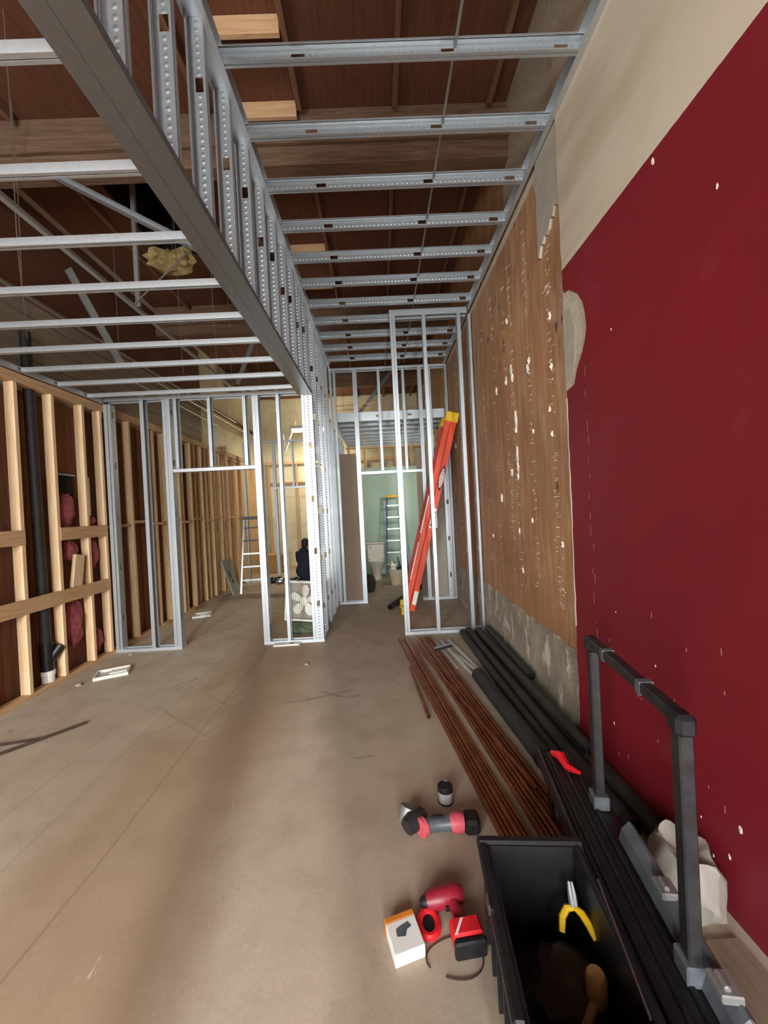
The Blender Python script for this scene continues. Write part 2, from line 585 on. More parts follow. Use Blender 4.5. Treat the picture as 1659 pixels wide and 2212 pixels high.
def tag(o, label, cat, group=None):
    o['label'] = label
    o['category'] = cat
    if group:
        o['group'] = group
    return o


def thing(name, label, cat, loc=(0, 0, 0), rotz=0, group=None, rot=None):
    o = bpy.data.objects.new(name, None)
    o.empty_display_size = 0.1
    COL.objects.link(o)
    o.matrix_basis = Matrix.Translation(V(loc)) @ (rot if rot is not None else Matrix.Rotation(rotz, 4, 'Z'))
    return tag(o, label, cat, group)


def structure(name, label=None, loc=(0, 0, 0)):
    o = bpy.data.objects.new(name, None)
    o.empty_display_size = 0.1
    COL.objects.link(o)
    o.location = loc
    o['kind'] = 'structure'
    if label:
        o['label'] = label
    return o


# ---- cold-formed steel members
_cache = {}


def steel_mesh(kind, L, w, f, holes, mat):
    key = (kind, round(L, 4), w, f, tuple(round(h, 3) for h in holes), mat.name)
    if key in _cache:
        return _cache[key]
    t = 0.0015
    mb = MB()
    h = w / 2
    hw, hl = 0.019, 0.036
    z = 0.0
    for c in holes:
        if c - hl <= z + 0.01 or c + hl >= L - 0.01:
            continue
        mb.box(-h, h, 0, t, z, c - hl)
        mb.box(-h, -hw, 0, t, c - hl, c + hl)
        mb.box(hw, h, 0, t, c - hl, c + hl)
        z = c + hl
    mb.box(-h, h, 0, t, z, L)
    for s in (-1, 1):
        a, b = sorted((s * h, s * (h - t)))
        if kind == 'stud' and f > 0.025:      # rolled groove along the flange
            c0, c1 = f * 0.5 - 0.004, f * 0.5 + 0.004
            g0, g1 = sorted((s * (h - 0.004), s * (h - 0.004 - t)))
            mb.box(a, b, t, c0, 0, L).box(a, b, c1, f, 0, L).box(g0, g1, c0 - 0.001, c1 + 0.001, 0, L)
        else:
            mb.box(a, b, t, f, 0, L)
        if kind == 'stud':
            a, b = sorted((s * (h - t), s * (h - 0.009)))
            mb.box(a, b, f - t, f, 0, L)
    me = mb.mesh('steel_' + kind, mat)
    _cache[key] = me
    return me


def member(kind, name, parent, p0, p1, opn, w=0.092, f=0.034, holes=(), mat=None):
    p0, p1, opn = V(p0), V(p1), V(opn).normalized()
    L = (p1 - p0).length
    az = (p1 - p0).normalized()
    ay = (opn - az * opn.dot(az)).normalized()
    ax = ay.cross(az)
    R = Matrix(((ax.x, ay.x, az.x, p0.x), (ax.y, ay.y, az.y, p0.y), (ax.z, ay.z, az.z, p0.z), (0, 0, 0, 1)))
    if mat is None:
        mat = M['galv'] if kind == 'stud' else M['galv_flat']
    o = bpy.data.objects.new(name, steel_mesh(kind, L, w, f, holes, mat))
    return link(o, parent, R)


def stud(parent, x, y, z0, z1, opn, w=0.092, f=0.034, holes=True, first=0.4, step=0.61):
    hs = []
    if holes:
        h = first
        while h < z1 - z0:
            hs.append(h)
            h += step
    return member('stud', 'stud', parent, (x, y, z0), (x, y, z1), opn, w, f, hs)


def track(name, parent, p0, p1, opn, w=0.095, f=0.036):
    return member('track', name, parent, p0, p1, opn, w, f)


X, Y, Z = V((1, 0, 0)), V((0, 1, 0)), V((0, 0, 1))
XW = 1.238          # face of the right wall
XC = -0.735         # corridor face of the left stud wall
XL = -3.22          # room face of the timber wall
ZR = 4.93           # underside of the roof deck
YB = 11.3           # back wall

# ================================================================== large structure
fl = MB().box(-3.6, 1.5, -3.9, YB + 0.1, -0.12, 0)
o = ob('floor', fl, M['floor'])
o['kind'] = 'structure'
o['label'] = 'dusty brown concrete floor with old tile mortar traces'

# ---- front shop wall behind the camera (openings let the daylight in)
wf = structure('wall_front', loc=(-1.1, -3.6, 0))
for x0, x1, z0, z1 in ((-3.6, 1.5, 3.1, 5.0), (-3.6, -3.15, 0, 3.1), (0.645, 1.5, 0, 3.1), (-1.9, -1.7, 0, 3.1), (-0.02, 0.2, 0, 3.1), (-3.15, -1.9, 0, 0.4), (-1.7, -0.02, 0, 1.3)):
    ob('wall_panel', MB().box(x0, x1, -3.65, -3.55, z0, z1), M['cream'], wf)

# ---- roof
ce = structure('ceiling', 'dark brown timber roof deck with purlins and beams', (-1.1, 3.8, ZR))
PX = [-3.61, -2.83, -2.05, -1.27, -0.49, 0.29, 1.07]
BY = [-2.6, 0.30, 3.24, 6.15, 9.05]
edges = [-3.9] + BY + [YB + 0.1]
for i in range(len(edges) - 1):
    for j, (a, b) in enumerate(((-3.6, -2.05), (-2.05, -0.49), (-0.49, 1.07), (1.07, 1.5))):
        mb = MB()
        ya, yb = edges[i], edges[i + 1]
        if i == 3 and j == 0:        # roof hatch opening
            mb.box(a, -2.62, ya, yb, ZR, ZR + 0.03).box(-2.11, b, ya, yb, ZR, ZR + 0.03)
            mb.box(-2.62, -2.11, ya, 3.85, ZR, ZR + 0.03).box(-2.62, -2.11, 5.0, yb, ZR, ZR + 0.03)
        else:
            mb.box(a + 0.004, b - 0.004, ya, yb, ZR, ZR + 0.03)
        ob('deck_panel', mb, M['roof_wood'], ce)
for i in range(len(edges) - 1):
    for x in PX:
        ob('purlin', MB().box(x - 0.02, x + 0.02, edges[i] + 0.07, edges[i + 1] - 0.07, ZR - 0.09, ZR - 0.001), M['roof_stick'], ce)
for k, y in enumerate(BY):
    b = ob('beam', MB().box(-3.6, 1.5, y, y + 0.13, 4.47, ZR - 0.001), M['roof_beam'], ce, bevel=0.006)
    ob('ledger', MB().box(-3.6, 1.5, y - 0.035, y - 0.001, 4.62, 4.75), M['roof_beam'], ce, bevel=0.004)
for x0, x1, y in ((-1.04, -0.515, 2.62), (-1.04, -0.515, 3.17), (-1.04, -0.515, 4.86), (-1.04, -0.515, 5.6), (-2.6, -2.1, 6.9), (-1.8, -1.3, 7.4)):
    ob('blocking', MB().box(x0, x1, y, y + 0.035, ZR - 0.13, ZR - 0.001), M['block'], ce, bevel=0.003)
# hatch shaft with dark inside
hs = MB()
hs.box(-2.66, -2.62, 3.81, 5.04, ZR + 0.03, 5.6).box(-2.11, -2.07, 3.81, 5.04, ZR + 0.03, 5.6)
hs.box(-2.62, -2.11, 3.81, 3.85, ZR + 0.03, 5.6).box(-2.62, -2.11, 5.0, 5.04, ZR + 0.03, 5.6).box(-2.66, -2.07, 3.81, 5.04, 5.6, 5.64)
ob('hatch_shaft', hs, M['void'], ce)

# ---- right wall
wr = structure('wall_right', 'right wall: red drywall, stripped plywood and concrete base', (1.4, 3.8, 0))
ob('wall_core', MB().box(XW + 0.02, 1.5, -3.9, YB, 0, ZR - 0.002), M['board_grey'], wr)
for ya, yb in ((0.98, 2.185), (2.19, 3.398), (3.404, 4.618), (4.624, 5.838), (5.844, 7.06), (7.066, 8.28), (8.286, 9.29)):
    ob('plywood_panel', MB().box(XW, XW + 0.019, ya, yb, 0.3, 3.95), M['ply_wall'], wr)
for ya, yb in ((0.98, 3.4), (3.404, 5.838), (5.844, 8.28)):
    ob('plywood_panel', MB().box(XW, XW + 0.019, ya, yb, 3.955, ZR - 0.004), M['gyp'] if ya < 3 else M['ply_wall'], wr)
# concrete base with a broken top edge
rnd = random.Random(3)
yy = -3.8
top = []
while yy < 9.25:
    top.append((yy, 0.6 + rnd.uniform(-0.025, 0.02) - (0.02 if 2.4 < yy < 3.4 else 0)))
    yy += rnd.uniform(0.06, 0.16)
top.append((9.28, 0.6))
ob('concrete_base', MB().prism([(-3.8, 0.0)] + [(9.28, 0.0)] + list(reversed(top)), XW - 0.006, XW + 0.0195, 0), M['base'], wr)
# red / bare board with a ragged cut edge and a torn patch
prof = [(-3.5, 0.0), (2.43, 0.0)]
rnd = random.Random(11)
z = 0.06
while z < 2.2:
    prof.append((2.432 - 0.012 * z + rnd.uniform(-0.006, 0.006), z))
    z += rnd.uniform(0.03, 0.09)
torn = [(2.405, 2.234), (2.31, 2.246), (2.276, 2.318), (2.207, 2.399), (2.17, 2.46), (2.152, 2.52), (2.16, 2.6), (2.182, 2.679), (2.23, 2.75), (2.286, 2.796), (2.33, 2.83), (2.384, 2.84)]
prof += torn
z = 2.87
while z < 4.3:
    prof.append((2.40 + rnd.uniform(-0.006, 0.006), z))
    z += rnd.uniform(0.05, 0.12)
prof += [(2.40, 4.35), (-3.5, 4.35)]
BX = XW - 0.013
ob('drywall_board', MB().prism(prof, BX - 0.012, XW - 0.0005, 0), M['drywall'], wr)
ob('torn_gypsum', MB().prism([(2.43, 2.16)] + [(a + 0.004, b) for a, b in torn] + [(2.41, 2.9), (2.425, 2.7), (2.428, 2.3)], BX - 0.004, XW - 0.0006, 0), M['gyp'], wr)
ob('torn_gypsum', MB().prism([(2.42, 2.28), (2.34, 2.30), (2.30, 2.42), (2.29, 2.6), (2.33, 2.72), (2.40, 2.73)], BX - 0.0052, BX - 0.0041, 0), M['gyp_grey'], wr)
ob('gypsum_strip', MB().prism([(2.42, 3.46), (2.45, 3.44), (2.47, 3.455), (2.50, 3.40), (2.53, 3.41), (2.56, 3.36), (2.60, 3.35), (2.62, 3.37), (2.66, 3.33), (2.69, 3.34), (2.72, 3.27), (2.74, 3.28), (2.735, 3.5), (2.72, 3.95), (2.42, 3.95)], BX - 0.006, XW - 0.0005, 0), M['gyp_grey'], wr)
ob('gypsum_strip', MB().prism([(2.73, 3.66), (2.735, 3.925), (6.3, 3.925), (6.3, 3.87), (4.6, 3.88), (3.4, 3.875), (2.8, 3.87)], BX + 0.004, XW - 0.0005, 0), M['gyp'], wr)
rnd = random.Random(17)
prev = [(2.436 - 0.012 * z_ + rnd.uniform(-0.002, 0.007), z_) for z_ in [0.75 + 0.06 * k for k in range(25)]]
ob('board_edge', MB().prism(prev + [(a - 0.012 - 0.004 * math.sin(9 * b), b) for a, b in reversed(prev)], BX - 0.0128, BX - 0.0121, 0), M['glue'], wr)
for i in range(16):
    y, z = 2.19 + rnd.uniform(-0.012, 0.012), 0.75 + 0.1 * i + rnd.uniform(-0.03, 0.03)
    ob('scratch', MB().box(BX - 0.0126, BX - 0.0121, y, y + 0.004, z, z + rnd.uniform(0.01, 0.06)), M['scratch'], wr)
for i in range(14):
    y, z = rnd.uniform(1.3, 2.1), rnd.uniform(0.15, 1.2)
    ob('scratch', MB().box(BX - 0.0126, BX - 0.0121, y, y + 0.004, z, z + rnd.uniform(0.008, 0.03)), M['scratch'], wr)
for i, (y, z, w_) in enumerate(((1.62, 0.50, 0.012), (1.33, 0.36, 0.016), (2.06, 0.33, 0.01), (1.60, 2.945, 0.02), (1.31, 2.60, 0.012), (1.93, 2.40, 0.008), (1.72, 0.78, 0.007), (1.55, 0.36, 0.009), (2.0, 0.95, 0.006), (1.45, 0.16, 0.008), (1.38, 0.22, 0.012), (1.50, 0.27, 0.006))):
    ob('paint_chip', MB().blob((BX - 0.0122, y, z), 0.002, w_ * 0.45, w_ * 0.8, 40 + i, 0.4, 7, 5), M['glue'], wr)
# adhesive left on the plywood
adh = [(3.474, 3.19, 1), (2.636, 2.819, 1), (3.428, 2.734, 1.7), (3.40, 2.66, 1.5), (3.058, 2.607, 1.5), (3.02, 2.66, 1), (3.568, 2.68, 1.4), (2.644, 2.476, 1), (3.856, 2.68, 1.5), (3.361, 2.284, 1.6), (3.365, 2.2, 1.3),
       (3.37, 1.96, 1.6), (3.36, 1.86, 1.3), (3.37, 1.78, 1.0), (3.517, 1.832, 1.2), (3.843, 1.608, 1.4), (5.96, 2.48, 1.5), (4.88, 2.307, 1.4), (4.829, 1.843, 1.2), (3.0, 2.1, 0.7), (2.7, 2.2, 0.7), (2.68, 2.02, 0.8), (3.1, 1.4, 0.7), (4.2, 1.2, 0.8), (3.4, 1.3, 0.8), (3.36, 0.95, 0.9), (2.6, 1.25, 0.7)]
for i, (y, z, s) in enumerate(adh):
    ob('adhesive_blob', MB().blob((XW, y, z), 0.012, 0.014 * s, 0.026 * s * (1.6 if i in (9, 11, 12) else 1), i, 0.45, 8, 6), M['glue'], wr)
rnd = random.Random(5)
mb = MB()
for i in range(420):
    y = rnd.choice((2.62, 2.66, 3.02, 3.36, 3.40, 3.55, 3.9, 4.3, 4.9, 5.7)) + rnd.gauss(0, 0.02)
    z = rnd.uniform(0.8, 3.7)
    w_, h_ = rnd.uniform(0.012, 0.05), rnd.uniform(0.002, 0.006)
    mb.box(XW - 0.003, XW + 0.001, y, y + w_, z, z + h_)
o = ob('adhesive_specks', mb, M['glue'], wr)
o['kind'] = 'stuff'

# ---- left wall: exterior wall, sheathing and timber studs
wl = structure('wall_left', 'timber stud wall with dark plywood sheathing behind', (-3.4, 3.8, 0))
ob('wall_core', MB().box(-3.6, -3.42, -3.9, YB, 0, ZR - 0.002), M['cream'], wl)
for ya, yb in ((-3.6, -1.17), (-1.165, 1.27), (1.275, 2.49), (2.495, 3.71), (3.715, 4.66), (4.665, 5.9), (5.905, 7.12)):
    ob('sheathing_panel', MB().box(-3.42, -3.38, ya, yb, 0, 2.86), M['ply_dark'], wl)
for ya, yb in ((7.125, 8.34), (8.345, 9.5), (9.505, 11.25)):
    ob('sheathing_panel', MB().box(-3.42, -3.38, ya, yb, 0, 2.86), M['stud_warm_lit'], wl)
for k, z in enumerate((3.0, 3.22, 3.44, 3.66)):
    ob('upper_board', MB().box(-3.42, -3.405 + 0.006 * (k % 2), -3.6, 7.6, z, z + 0.21), M['board_grey'], wl)
ob('upper_board', MB().box(-3.42, -3.40, -3.6, 7.6, 3.88, ZR - 0.1), M['roof_wood'], wl)
ob('ledge', MB().box(-3.405, -3.36, -3.6, 11.2, 3.80, 3.86), M['roof_stick'], wl)
ob('top_plate', MB().box(XL - 0.09, XL, -3.5, 9.4, 2.868, 2.908), M['stud_y'], wl, bevel=0.002)
ob('top_plate', MB().box(XL - 0.09, XL, -3.5, 9.4, 2.910, 2.955), M['stud_y'], wl, bevel=0.002)
ob('sole_plate', MB().box(XL - 0.09, XL, -3.5, 9.4, 0.0, 0.04), M['stud_y'], wl, bevel=0.002)
ys = [3.486 + 0.394 * k for k in range(-14, 3)] + [4.545] + [5.055 + 0.4064 * k for k in range(11)]
for i, y in enumerate(ys):
    ob('stud', MB().box(XL - 0.089, XL - 0.001, y, y + 0.038, 0.041, 2.867), M['stud'] if i < 20 else M['stud_warm_lit'], wl, bevel=0.002)
for y in (5.62, 6.05, 6.4, 6.86, 7.3, 7.62, 8.05):
    ob('stud', MB().box(XL - 0.089, XL - 0.02, y, y + 0.038, 0.041, 2.867), M['stud_warm_lit'], wl, bevel=0.002)
for ya, yb, z0, z1 in ((2.0, 3.524, 1.39, 1.525), (3.91, 4.58, 1.40, 1.53), (1.2, 4.58, 0.765, 0.9)):
    ob('blocking', MB().box(XL - 0.02, XL + 0.004, ya, yb, z0, z1), M['stud_y'], wl, bevel=0.002)
for i in range(11):
    y = 4.60 + 0.4064 * (i + 1) - 0.37
    ob('blocking', MB().box(XL - 0.085, XL - 0.004, y + 0.05, y + 0.36, 1.49 + 0.04 * (i % 2), 1.528 + 0.04 * (i % 2)), M['stud_y'], wl, bevel=0.002)

# ---- back wall
wb = structure('wall_back', 'cream block back wall with timber studs in front', (-1.1, YB, 0))
mbk = []
for r in range(12):
    off = 0.2 if r % 2 else 0.0
    mb = MB()
    x = -3.42 - off
    while x < 1.3:
        mb.box(max(-3.42, x) + 0.004, min(1.3, x + 0.4) - 0.004, YB, YB + 0.1, r * 0.41 + 0.004, r * 0.41 + 0.404)
        x += 0.4
    o = ob('block_course', mb, M['cream'], wb)
    o['kind'] = 'stuff'
ob('wall_core', MB().box(-3.6, 1.5, YB + 0.008, YB + 0.2, 0, ZR), M['cream'], wb)
for k in range(11):
    x = -3.18 + 0.4064 * k
    ob('stud', MB().box(x, x + 0.04, YB - 0.1, YB - 0.011, 0.04, 3.0), M['stud_warm_lit'], wb)
ob('top_plate', MB().box(-3.3, 1.2, YB - 0.1, YB - 0.011, 3.0, 3.08), M['stud_x'], wb)
ob('sole_plate', MB().box(-3.3, 1.2, YB - 0.1, YB - 0.011, 0.0, 0.04), M['stud_x'], wb)
for k in range(6):
    x = -3.14 + 0.4064 * k
    ob('blocking', MB().box(x, x + 0.366, YB - 0.08, YB - 0.02, 2.46, 2.5), M['stud_x'], wb)

# ---- bathroom walls
wg = structure('wall_bathroom', 'pale green board wall of the far washroom', (0.25, 9.3, 0))
ob('green_board', MB().box(-0.74, 0.445, 9.3, 9.316, 0, 2.57), M['green'], wg)
ob('green_board', MB().box(0.449, XW - 0.008, 9.3, 9.316, 0, 2.57), M['green'], wg)
ob('green_board', MB().box(-0.752, -0.736, 6.9, 9.298, 0, 2.57), M['green'], wg)
for k in range(6):
    x = -0.7 + 0.38 * k
    ob('stud', MB().box(x, x + 0.04, 9.318, 9.407, 0, 3.05), M['stud_warm_lit'], wg)
ob('top_plate', MB().box(-0.74, XW - 0.01, 9.318, 9.407, 3.05, 3.09), M['stud_x'], wg)

# ================================================================== steel framing
# ---- lowered ceiling on the left
sf = thing('ceiling_frame', 'lowered grid of narrow steel joists over the left half of the room', 'ceiling frame', (-2.03, 2.6, 2.966))
for k in range(-8, 9):
    y = 1.17 + 0.3965 * k
    member('stud', 'joist', sf, (-3.2, y, 2.988), (-0.832, y, 2.988), Y, 0.041, 0.032, (), M['galv_flat'])
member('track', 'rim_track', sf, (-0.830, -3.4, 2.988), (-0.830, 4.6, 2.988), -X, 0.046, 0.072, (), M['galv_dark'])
track('rim_track', sf, (-3.219, -3.4, 2.988), (-3.219, 4.6, 2.988), X, 0.046, 0.03)

# ---- bulkhead wall above the lowered ceiling edge
bk = thing('bulkhead_frame', 'hanging steel stud bulkhead between the lowered and the high ceiling', 'wall frame', (-0.78, 1.5, 2.964))
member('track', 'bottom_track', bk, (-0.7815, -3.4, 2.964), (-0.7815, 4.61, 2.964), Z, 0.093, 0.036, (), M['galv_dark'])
track('top_track', bk, (-0.7815, -3.4, 4.022), (-0.7815, 4.61, 4.022), -Z, 0.093, 0.05)
for k in range(-10, 10):
    y = 1.565 + 0.322 * k
    if y < 4.55:
        stud(bk, -0.7815, y + 0.034, 2.967, 4.02, -Y, 0.09, 0.034, True, 0.72 if k % 2 else 0.62, 5)

# ---- high corridor ceiling
cf = thing('ceiling_frame', 'high grid of steel joists over the corridor beside the red wall', 'ceiling frame', (0.25, 4.0, 3.93))
for k in range(-9, 11):
    y = 2.0335 + 0.4064 * k
    member('stud', 'joist', cf, (XC + 0.003, y + 0.034, 3.976), (XW - 0.029, y + 0.034, 3.976), -Y, 0.09, 0.034, (0.42, 1.22, 1.83))
track('rim_track', cf, (XC + 0.001, -2.4, 3.976), (XC + 0.001, 6.46, 3.976), X, 0.094, 0.034)
track('rim_track', cf, (XW - 0.027, -2.4, 3.976), (XW - 0.027, 6.46, 3.976), -X, 0.094, 0.034)
ob('bracing_rod', MB().cyl((0.525, 1.0, 4.0), (0.535, 6.44, 4.0), 0.008, n=8), M['galv_dull'], cf, True)

# ---- partition with the doorway into the left room
YA = 4.61
ya = YA + 0.046
pa = thing('stud_partition', 'steel stud partition with a door opening across the left room', 'wall frame', (-1.95, YA, 0))
track('bottom_track', pa, (XL + 0.002, ya, 0.001), (-2.434, ya, 0.001), Z)
track('bottom_track', pa, (-1.457, ya, 0.001), (XC - 0.001, ya, 0.001), Z)
track('top_track', pa, (XL + 0.002, ya, 3.03), (-0.83, ya, 3.03), -Z, 0.095, 0.04)
track('header', pa, (-2.43, ya, 2.115), (-1.46, ya, 2.115), Z, 0.095, 0.038)
stud(pa, -3.216, ya, 0.003, 2.96, X, f=0.04)
stud(pa, -3.138, ya, 0.003, 2.96, -X, f=0.03)
stud(pa, -2.79, ya, 0.003, 3.06, X, f=0.042)
stud(pa, -2.436, ya, 0.003, 3.06, -X, f=0.05)
stud(pa, -2.49, ya, 0.003, 3.06, -X, f=0.034)
stud(pa, -2.39, ya, 2.16, 3.06, X, f=0.034)
stud(pa, -1.99, ya, 2.16, 3.06, X, f=0.036, first=0.3)
stud(pa, -1.572, ya, 2.16, 3.06, X, f=0.038, first=0.3)
stud(pa, -1.457, ya, 0.003, 3.06, X, f=0.036)
stud(pa, -1.385, ya, 0.003, 3.06, -X, f=0.034)
stud(pa, -1.172, ya, 0.003, 3.06, X, f=0.036)
stud(pa, -0.868, ya, 0.003, 3.02, X, f=0.032)

# ---- left stud wall of the corridor
pc = thing('stud_wall', 'dense row of tall steel studs along the left of the corridor', 'wall frame', (-0.78, 5.6, 0))
track('bottom_track', pc, (-0.7815, YA + 0.002, 0.001), (-0.7815, 6.39, 0.001), Z)
track('top_track', pc, (-0.7815, YA + 0.004, 4.022), (-0.7815, 6.39, 4.022), -Z, 0.093, 0.05)
stud(pc, -0.7865, YA + 0.004, 0.003, 2.962, Y, 0.093, 0.034, True, 0.46, 0.63)
for y in (4.97, 5.38, 5.79, 6.2):
    stud(pc, -0.7815, y, 0.003, 4.02, Y, 0.092, 0.034, True, 0.35, 0.61)

# ---- framed bay on the right
YQ = 4.68
yq = YQ + 0.046
pq = thing('stud_partition', 'narrow full height steel bay frame standing against the right wall', 'wall frame', (0.75, YQ, 0))
track('bottom_track', pq, (0.24, yq, 0.001), (XW - 0.01, yq, 0.001), Z, 0.095, 0.038)
track('top_track', pq, (0.237, yq, 3.965), (XW - 0.06, yq, 3.965), -Z, 0.097, 0.075)
stud(pq, 0.240, yq, 0.003, 3.90, X, f=0.03)
stud(pq, 0.303, yq, 0.003, 3.90, -X, f=0.03)
stud(pq, 0.632, yq, 0.003, 3.90, X, f=0.042)
stud(pq, 1.058, yq, 0.003, 3.90, X, f=0.042)
stud(pq, 1.195, yq, 0.003, 3.88, X, f=0.028)

# ---- back partition of the corridor with its door opening
YC = 6.4
yc = YC + 0.046
pb = thing('stud_partition', 'tall steel stud partition with a door opening at the end of the corridor', 'wall frame', (0.25, YC, 0))
track('bottom_track', pb, (-0.728, yc, 0.001), (-0.268, yc, 0.001), Z, 0.095, 0.036)
track('bottom_track', pb, (0.665, yc, 0.001), (XW - 0.008, yc, 0.001), Z, 0.095, 0.036)
track('top_track', pb, (XC, yc, 3.925), (XW - 0.03, yc, 3.925), -Z, 0.095, 0.04)
track('header', pb, (-0.33, yc, 2.147), (0.793, yc, 2.147), Z, 0.095, 0.045)
stud(pb, -0.73, yc, 0.003, 3.92, X, f=0.034)
stud(pb, -0.664, yc, 0.003, 3.92, X, f=0.034)
stud(pb, -0.34, yc, 0.003, 3.92, X, f=0.034)
stud(pb, -0.27, yc, 0.003, 3.92, -X, f=0.034)
stud(pb, 0.068, yc, 2.2, 3.92, X, f=0.044)
stud(pb, 0.476, yc, 2.2, 3.92, X, f=0.044)
stud(pb, 0.745, yc, 0.003, 3.92, X, f=0.06)
stud(pb, 0.913, yc, 1.2, 3.92, X, f=0.044)
stud(pb, 1.145, yc - 0.03, 0.003, 2.7, Y, 0.09, 0.034)
stud(pb, 1.195, yc, 0.003, 3.92, X, f=0.034)

# ---- lower ceiling frame behind it
cb = thing('ceiling_frame', 'low steel joist ceiling of the washroom beyond the corridor', 'ceiling frame', (0.25, 7.9, 3.08))
member('stud', 'edge_joist', cb, (-0.69, 6.6, 3.158), (1.2, 6.6, 3.158), Y, 0.152, 0.036, (0.75, 1.29), M['galv_flat'])
for k in range(1, 8):
    y = 6.6 + 0.375 * k
    member('stud', 'joist', cb, (-0.69, y + 0.034, 3.13), (1.2, y + 0.034, 3.13), -Y, 0.092, 0.034, (0.42, 1.2))
track('rim_track', cb, (-0.692, 6.6, 3.13), (-0.692, 9.3, 3.13), X, 0.096, 0.034)
track('rim_track', cb, (1.202, 6.6, 3.13), (1.202, 9.3, 3.13), -X, 0.096, 0.034)
lw = thing('stud_wall', 'short steel stud wall left of the washroom beyond the corridor', 'wall frame', (-0.74, 7.9, 0))
for k in range(7):
    stud(lw, -0.80, 6.62 + 0.4064 * k, 0.003, 3.08, Y, 0.092, 0.034)
track('top_track', lw, (-0.80, 6.5, 3.12), (-0.80, 9.25, 3.12), -Z, 0.095, 0.04)
rw = thing('stud_wall', 'row of timber studs on the right wall of the washroom', 'wall frame', (1.19, 8.1, 0))
for k in range(5):
    y = 7.0 + 0.5 * k
    ob('stud', MB().box(XW - 0.085, XW - 0.007, y, y + 0.04, 0.03, 3.07), M['stud_warm_lit'], rw)
ob('sole_plate', MB().box(XW - 0.085, XW - 0.007, 6.9, 9.2, 0, 0.03), M['stud_y'], rw)

# boards screwed to the back of that partition
for nm, a, b, zt, lab in (('board_panel', -0.66, -0.335, 2.515, 'brown paper backed board filling the left bay of the end partition'), ('board_panel', 0.66, 1.225, 2.56, 'brown paper backed board with a pale patch right of the end doorway')):
    o = ob(nm, MB().box(a, b, YC + 0.097, YC + 0.111, 0.0, zt), M['paper'], None)
    tag(o, lab, 'board')
# pale patch on the right board
ob('pale_patch', MB().prism([(0.93, 0.05), (1.1, 0.05), (1.1, 1.5), (1.02, 1.52), (0.99, 1.38), (0.92, 1.36)], YC + 0.0958, YC + 0.0969, 1), M['gyp_grey'], o)

# ---- frame in the far left room
pd = thing('stud_partition', 'far steel frame with a header beyond the left room ladder', 'wall frame', (-1.95, 9.0, 0))
track('top_track', pd, (-3.1, 9.046, 3.28), (-0.76, 9.046, 3.28), -Z)
track('bottom_track', pd, (-3.2, 9.046, 0.001), (-1.9, 9.046, 0.001), Z)
track('header', pd, (-2.43, 9.046, 2.15), (-1.5, 9.046, 2.15), Z, 0.095, 0.045)
for x, z0, f in ((-3.12, 0.003, 0.04), (-2.445, 0.003, 0.07), (-1.99, 2.2, 0.04), (-1.5, 0.003, 0.04)):
    stud(pd, x, 9.046, z0, 3.27, X, f=f)

# ---- old hanging members under the roof
rl = thing('hanging_rail', 'old grey steel rail hung lengthwise under the roof on an upright strut', 'rail', (-2.25, 3.6, 3.6))
track('rail', rl, (-2.25, -1.0, 3.6), (-2.25, 6.2, 3.6), Z, 0.04, 0.03)
member('track', 'strut', rl, (-2.225, 3.74, 3.62), (-2.225, 3.74, 4.925), Y, 0.04, 0.03, (), M['galv_flat'])
ob('brace_wire', MB().cyl((-2.24, 3.72, 3.64), (-1.65, 3.9, 4.35), 0.007, n=6), M['galv_dull'], rl)
rl2 = thing('hanging_rail', 'second thin grey rail under the roof nearer the timber wall', 'rail', (-3.05, 3.6, 3.6))
track('rail', rl2, (-3.05, -1.0, 3.6), (-3.05, 8.5, 3.6), Z, 0.02, 0.02)
for y in (1.9, 4.7):
    ob('hanger_wire', MB().cyl((-3.05, y, 3.6), (-3.05, y, 4.92), 0.004, n=5), M['wire'], rl2)
br = thing('diagonal_brace', 'pale steel angle brace running down from the roof beam to the bulkhead', 'brace', (-1.7, 3.2, 4.0))
member('track', 'angle', br, (-2.60, 3.22, 4.46), (-0.95, 3.17, 3.50), V((0, -1, 0.3)), 0.05, 0.04, (), M['galv_flat'])
st = thing('sloping_strap', 'flat grey strap sloping down towards the far left joists', 'brace', (-2.55, 3.6, 3.5))
member('track', 'strap', st, (-2.76, 3.6, 3.92), (-2.33, 3.62, 3.02), -Y, 0.07, 0.012, (), M['galv_dull'])
st = thing('sloping_strap', 'dark flat strap leaning near the corner post above the far joists', 'brace', (-1.9, 6.1, 4.0))
member('track', 'strap', st, (-1.72, 6.10, 4.60), (-2.14, 6.10, 3.64), -Y, 0.07, 0.012, (), M['galv_dull'])
for i, (x, y, z0, lab) in enumerate(((-1.86, 1.62, 3.05, 'loose roof wire hanging nearest the camera left of the bulkhead'), (-2.28, 2.55, 3.05, 'loose roof wire hanging beside the near rail end at the upper left'), (-1.97, 4.0, 3.05, 'loose roof wire hanging just behind the upright strut'), (-2.75, 3.1, 3.05, 'leftmost loose roof wire hanging over the joists'), (-1.5, 3.7, 3.05, 'loose roof wire hanging right of the yellow fibreglass tuft'), (-1.45, 4.9, 3.2, 'far loose roof wire closest to the partition corner'), (-1.9, 5.2, 3.2, 'far loose roof wire left of the one by the partition corner'))):
    tag(ob('hanger_wire', MB().tube([(x, y, ZR - 0.003), (x + 0.01, y, 4.2), (x + 0.005 * (-1) ** i, y + 0.01, 3.5), (x + 0.02, y, z0)], 0.0035, 5), M['wire']), lab, 'wire', 'loose hanger wires under the roof')
tag(ob('fibreglass_tuft', MB().blob((-2.1, 4.2, 4.35), 0.25, 0.14, 0.1, 4, 0.35, 14, 9), M['yel_ins'], smooth=True), 'torn tuft of yellow fibreglass hanging below the roof hatch', 'insulation')
ft = bpy.data.objects['fibreglass_tuft']
